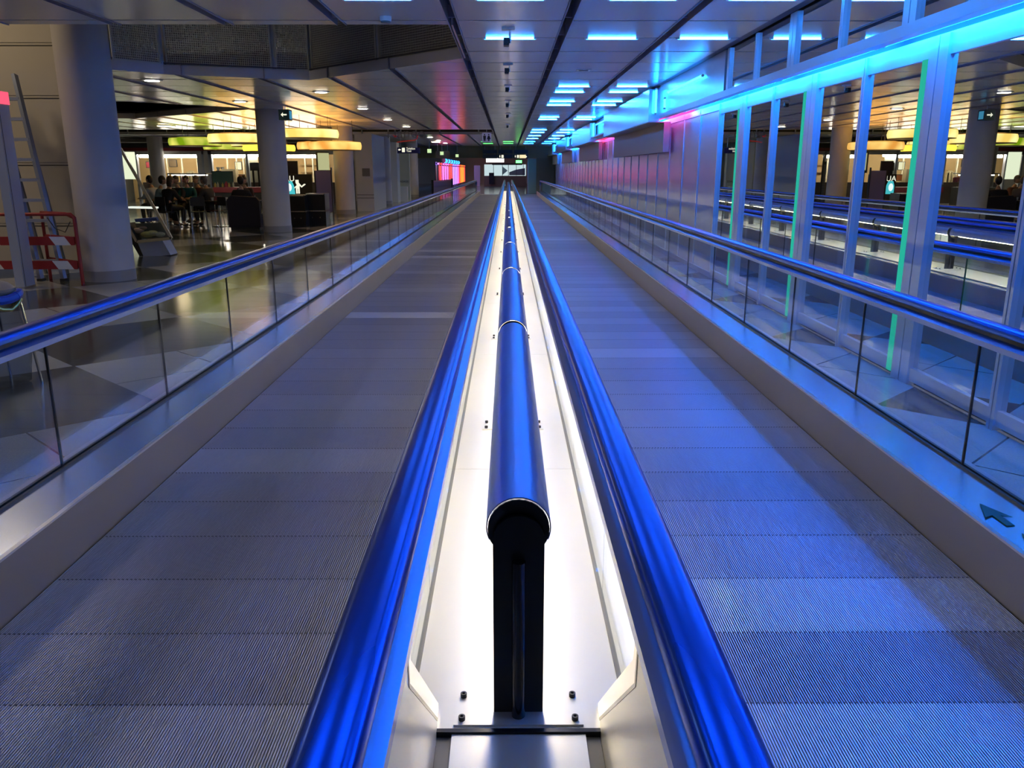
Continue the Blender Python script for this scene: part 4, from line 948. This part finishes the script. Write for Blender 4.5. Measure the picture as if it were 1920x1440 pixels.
# ---------------------------------------------------------------- left foreground: pillar, ladder, barrier, display, bag
xp, yp = G(52, 542, 0)
o = thing('steel_pillar', 'square steel pillar glowing blue at the left edge with a red lamp on top', 'pillar', (xp, yp, 0))
m = MB(); m.box(-0.16, -0.04, 0, 0.27, 0.03, 2.44); m.build('shaft', mat('pillar_steel', (0.50,0.53,0.60), 0.35, 0.45), o)
m = MB(); m.box(-0.165, -0.035, -0.005, 0.275, 0, 0.03); m.build('foot', M_steel, o)
m = MB(); m.box(-0.041, -0.0385, 0.03, 0.04, 0.03, 2.44); m.build('seam', M_dark, o)
m = MB(); m.box(-0.17, -0.03, -0.01, 0.28, 2.44, 2.60); m.build('red_lamp', glow('red_box', (1.0, 0.10, 0.18), 0.24), o)
m = MB(); m.tube([(-0.1,0.1,2.60),(-0.12,0.12,2.95),(-0.2,0.2,3.4)], 0.008, 6); m.build('cable', M_dark, o)
ceiling_lamp(-6.3, YK0-MY, MX, 'added blue tube lamp in the nearest ceiling row, far left beyond the frame'); ceiling_lamp(-6.3, YK0-3*MY, MX, 'glowing blue tube lamp in the overhead ceiling row, far left')  # unseen lamps added to throw blue light onto the pillar
# ladder
fx, fy = G(121, 527, 0)
tx, tz = W(27, 140, 12.9)
o = thing('step_ladder', 'tall aluminium ladder leaning behind the steel pillar', 'ladder', (fx, fy, 0))
A = Vector((0, 0, 0)); B = Vector((tx-fx, 12.9-fy, tz)); off = Vector((-0.34, 0, 0))
for q, nm in ((Vector((0,0,0)), 'rail'), (off, 'rail')): m = MB(); m.bar(A+q, B+q, 0.05, 0.09, (0,1,0)); m.build(nm, mat('ladder_metal', (0.22,0.25,0.34), 0.4, 0.6), o)
for i in range(1, 10):
    p = A + (B-A)*(i/10.2); m = MB(); m.bar(p, p+off, 0.10, 0.045); m.build('rung', mat('ladder_rung', (0.34,0.38,0.5), 0.4, 0.5), o)
A2 = Vector((-0.42, 0.9, 0)); B2 = B + Vector((0.0, 0.0, -0.1))
for q in (Vector((0,0,0)), off): m = MB(); m.bar(A2+q, B2+q, 0.03, 0.05, (0,1,0)); m.build('rear_leg', M_gasket, o)
for q in (Vector((0,0,0)), off): m = MB(); m.box(q.x-0.04, q.x+0.04, -0.05, 0.05, 0, 0.04); m.build('foot', M_dark, o)
# barrier
bx_, by_ = G(156, 533, 0)
o = thing('safety_barrier', 'red tubular barrier with two red and white boards at the left', 'barrier', (bx_, by_, 0))
m = MB(); m.tube([(0,0,0),(0,0,0.94),(-0.05,0,0.99),(-1.6,-0.05,0.99)], 0.026, 12); m.build('front_tube', M_red, o, True)
m = MB(); m.tube([(0,0,0.94),(-0.2,0.15,0.99),(-0.8,0.62,0.99),(-0.8,0.62,0)], 0.024, 10); m.build('side_tube', M_red, o, True)
for z, d in ((0.62, 0), (0.28, 0)):
    m = MB(); m.box(-1.55, -0.03, -0.035, -0.015, z-0.06, z+0.06); bo = m.build('board', M_red, o)
    for c in (-0.28, -1.28): m = MB(); m.prism([(c-0.1,z+0.06),(c+0.12,z+0.06),(c+0.2,z-0.06),(c-0.02,z-0.06)], -0.039, -0.035); m.build('white_stripe', M_white, bo)
    m = MB(); m.bar((-0.02,0.02,z),(-0.78,0.6,z),0.02,0.1); m.build('side_board', M_red, o)
m = MB(); m.tube([(-0.55,0.3,0.93),(-0.45,0.28,0.78),(-0.3,0.27,0.72),(-0.12,0.1,0.88)], 0.006, 6); m.build('loose_cable', M_dark, o)
# clear bag on stand
gx, gy = -3.92, 6.1
o = thing('bag_stand', 'clear plastic bag with blue and gold rim on a stand at the left edge', 'waste bag', (gx, gy, 0))
M_bag = glass('thin_plastic', (0.55, 0.62, 0.75), 0.15, 1.5)
m = MB(); m.lathe([(0.2,0.02),(0.24,0.3),(0.19,0.6),(0.20,0.68),(0.22,0.72)], n=16); m.build('bag', M_bag, o, True)
m = MB(); m.tube([(0.2*math.cos(t),0.2*math.sin(t),0.68+0.015*math.sin(3*t)) for t in [2*PI*i/20 for i in range(21)]], 0.035, 8); m.build('blue_rim', mat('rim_blue',(0.03,0.08,0.5),0.3), o, True)
m = MB(); m.tube([(0.205*math.cos(t),0.205*math.sin(t),0.62+0.03*math.sin(4*t)) for t in [2*PI*i/20 for i in range(21)]], 0.016, 8); m.build('gold_cord', mat('gold',(0.6,0.5,0.15),0.3,0.8), o, True)
m = MB(); m.sphere((0,0,0.72), 0.19, 14, (1,1,0.45)); m.build('crumpled_top', mat('pale_plastic',(0.25,0.22,0.2),0.3), o, True)
for t in (0.3, 1.9, 3.5, 5.0): m = MB(); m.tube([(0.27*math.cos(t),0.27*math.sin(t),0),(0.2*math.cos(t),0.2*math.sin(t),0.7)], 0.01, 8); m.build('leg', M_steel, o, True)
# leaning glass display
YD = 15.8
def D(px, py, Y=YD): a = W(px, py, Y); return (a[0], a[1])
o = thing('leaning_display', 'slanted glass display with metal frame leaning right of the big column', 'display case', (0, YD, 0))
pts = [D(205,270), D(226,278), D(322,447), D(257,453), D(205,358)]
m = MB(); m.prism(pts, 0.0, 0.01); m.build('glass_sheet', M_clear, o)
m = MB()
for a, b in ((pts[1], pts[2]), (pts[2], pts[3]), (pts[3], pts[4])): m.bar((a[0],-0.01,a[1]), (b[0],-0.01,b[1]), 0.05, 0.035, (0,1,0))
m.build('frame', M_steel, o)
a = D(237,389); b = D(288,390); m = MB(); m.bar((a[0],0.1,a[1]),(b[0],0.1,b[1]),0.25,0.03); m.build('shelf', glow('shelf_glow',(0.95,1,0.9),0.18), o)
m = MB(); m.prism([D(258,455), D(304,450), D(320,478), D(270,483)], 0.0, 0.35); m.build('plinth', mat('plinth_grey',(0.42,0.43,0.46),0.5), o)
m = MB(); m.prism([D(240,418), D(250,432), D(271,483), D(262,483), D(240,445)], 0.02, 0.3); m.build('black_support', M_black, o)
m = MB(); m.prism([D(250,411), D(290,408), D(294,414), D(252,417)], 0.05, 0.25); m.build('blue_cloth', mat('cloth_blue',(0.03,0.06,0.25),0.7), o)
m = MB(); m.prism([D(245,420), D(300,418), D(316,445), D(258,450)], 0.18, 0.2); m.build('bed', mat('bed_brown',(0.12,0.12,0.09),0.7), o)
for i, (px, py, r_, c) in enumerate(((255,433,0.09,(0.45,0.28,0.2)),(272,440,0.10,(0.42,0.36,0.12)),(282,438,0.09,(0.5,0.45,0.2)),(296,440,0.08,(0.42,0.4,0.25)),(264,428,0.06,(0.3,0.2,0.15)))):
    a = D(px, py); m = MB(); m.sphere((0,0,0), r_, 12, (1.3,0.7,0.6)); ob = m.build('bread_loaf', mat('loaf%d' % i, c, 0.7, noise=0.3, nscale=30), None, True, (a[0], YD+0.10, a[1])); tag(ob, 'bread loaf inside the slanted display, %s' % ('far left','large, in front','pale, in the middle','right end','small, at the back')[i], 'bread', 'loaves in the slanted display')

# square fill panels added to brighten the left side, café and far hall
for i, (x, y, t) in enumerate(((-9, 17.5, 'over the café front'), (-12, 30, 'over the café back'), (-4, 47, 'over the corridor end'), (-4.2, 6.6, 'left of the walkways'), (-7.2, 7.2, 'over the near left floor'), (-10.2, 7.2, 'near the left wall'))):
    near = i > 2
    o = thing('fill_panel_light', 'added square warm fill light ' + t, 'lamp', (x, y, HC-0.01), 0, 'square fill lights')
    m = MB(); m.box(-0.25,0.25,-0.25,0.25,-0.02,0.0); m.build('frame', M_white, o); m = MB(); m.box(-0.22,0.22,-0.22,0.22,-0.025,-0.02); m.build('diffuser', glow('panel_near',(1.0,0.80,0.60),5.0) if near else glow('panel_warm',(1.0,0.74,0.42),8.0), o)
o = thing('fill_panel_light', 'added square warm fill light, high over the left wall', 'lamp', (-8.6, 11.2, 5.29), 0, 'square fill lights')  # unseen fill, added to warm the upper wall and the near column
m = MB(); m.box(-0.5,0.5,-0.5,0.5,-0.02,0.0); m.build('frame', M_white, o); m = MB(); m.box(-0.45,0.45,-0.45,0.45,-0.025,-0.02); m.build('diffuser', glow('panel_upper',(1.0,0.78,0.5),5.0), o)
for i, y in enumerate((66, 78, 92)):
    o = thing('fill_panel_light', 'square white fill light in the far hall, %s' % ORD[i], 'lamp', (-3, y, 3.19), 0, 'square fill lights')
    m = MB(); m.box(-0.5,0.5,-0.5,0.5,-0.02,0.0); m.build('frame', M_white, o); m = MB(); m.box(-0.45,0.45,-0.45,0.45,-0.025,-0.02); m.build('diffuser', glow('panel_far',(0.9,0.95,1.0),1.5), o)
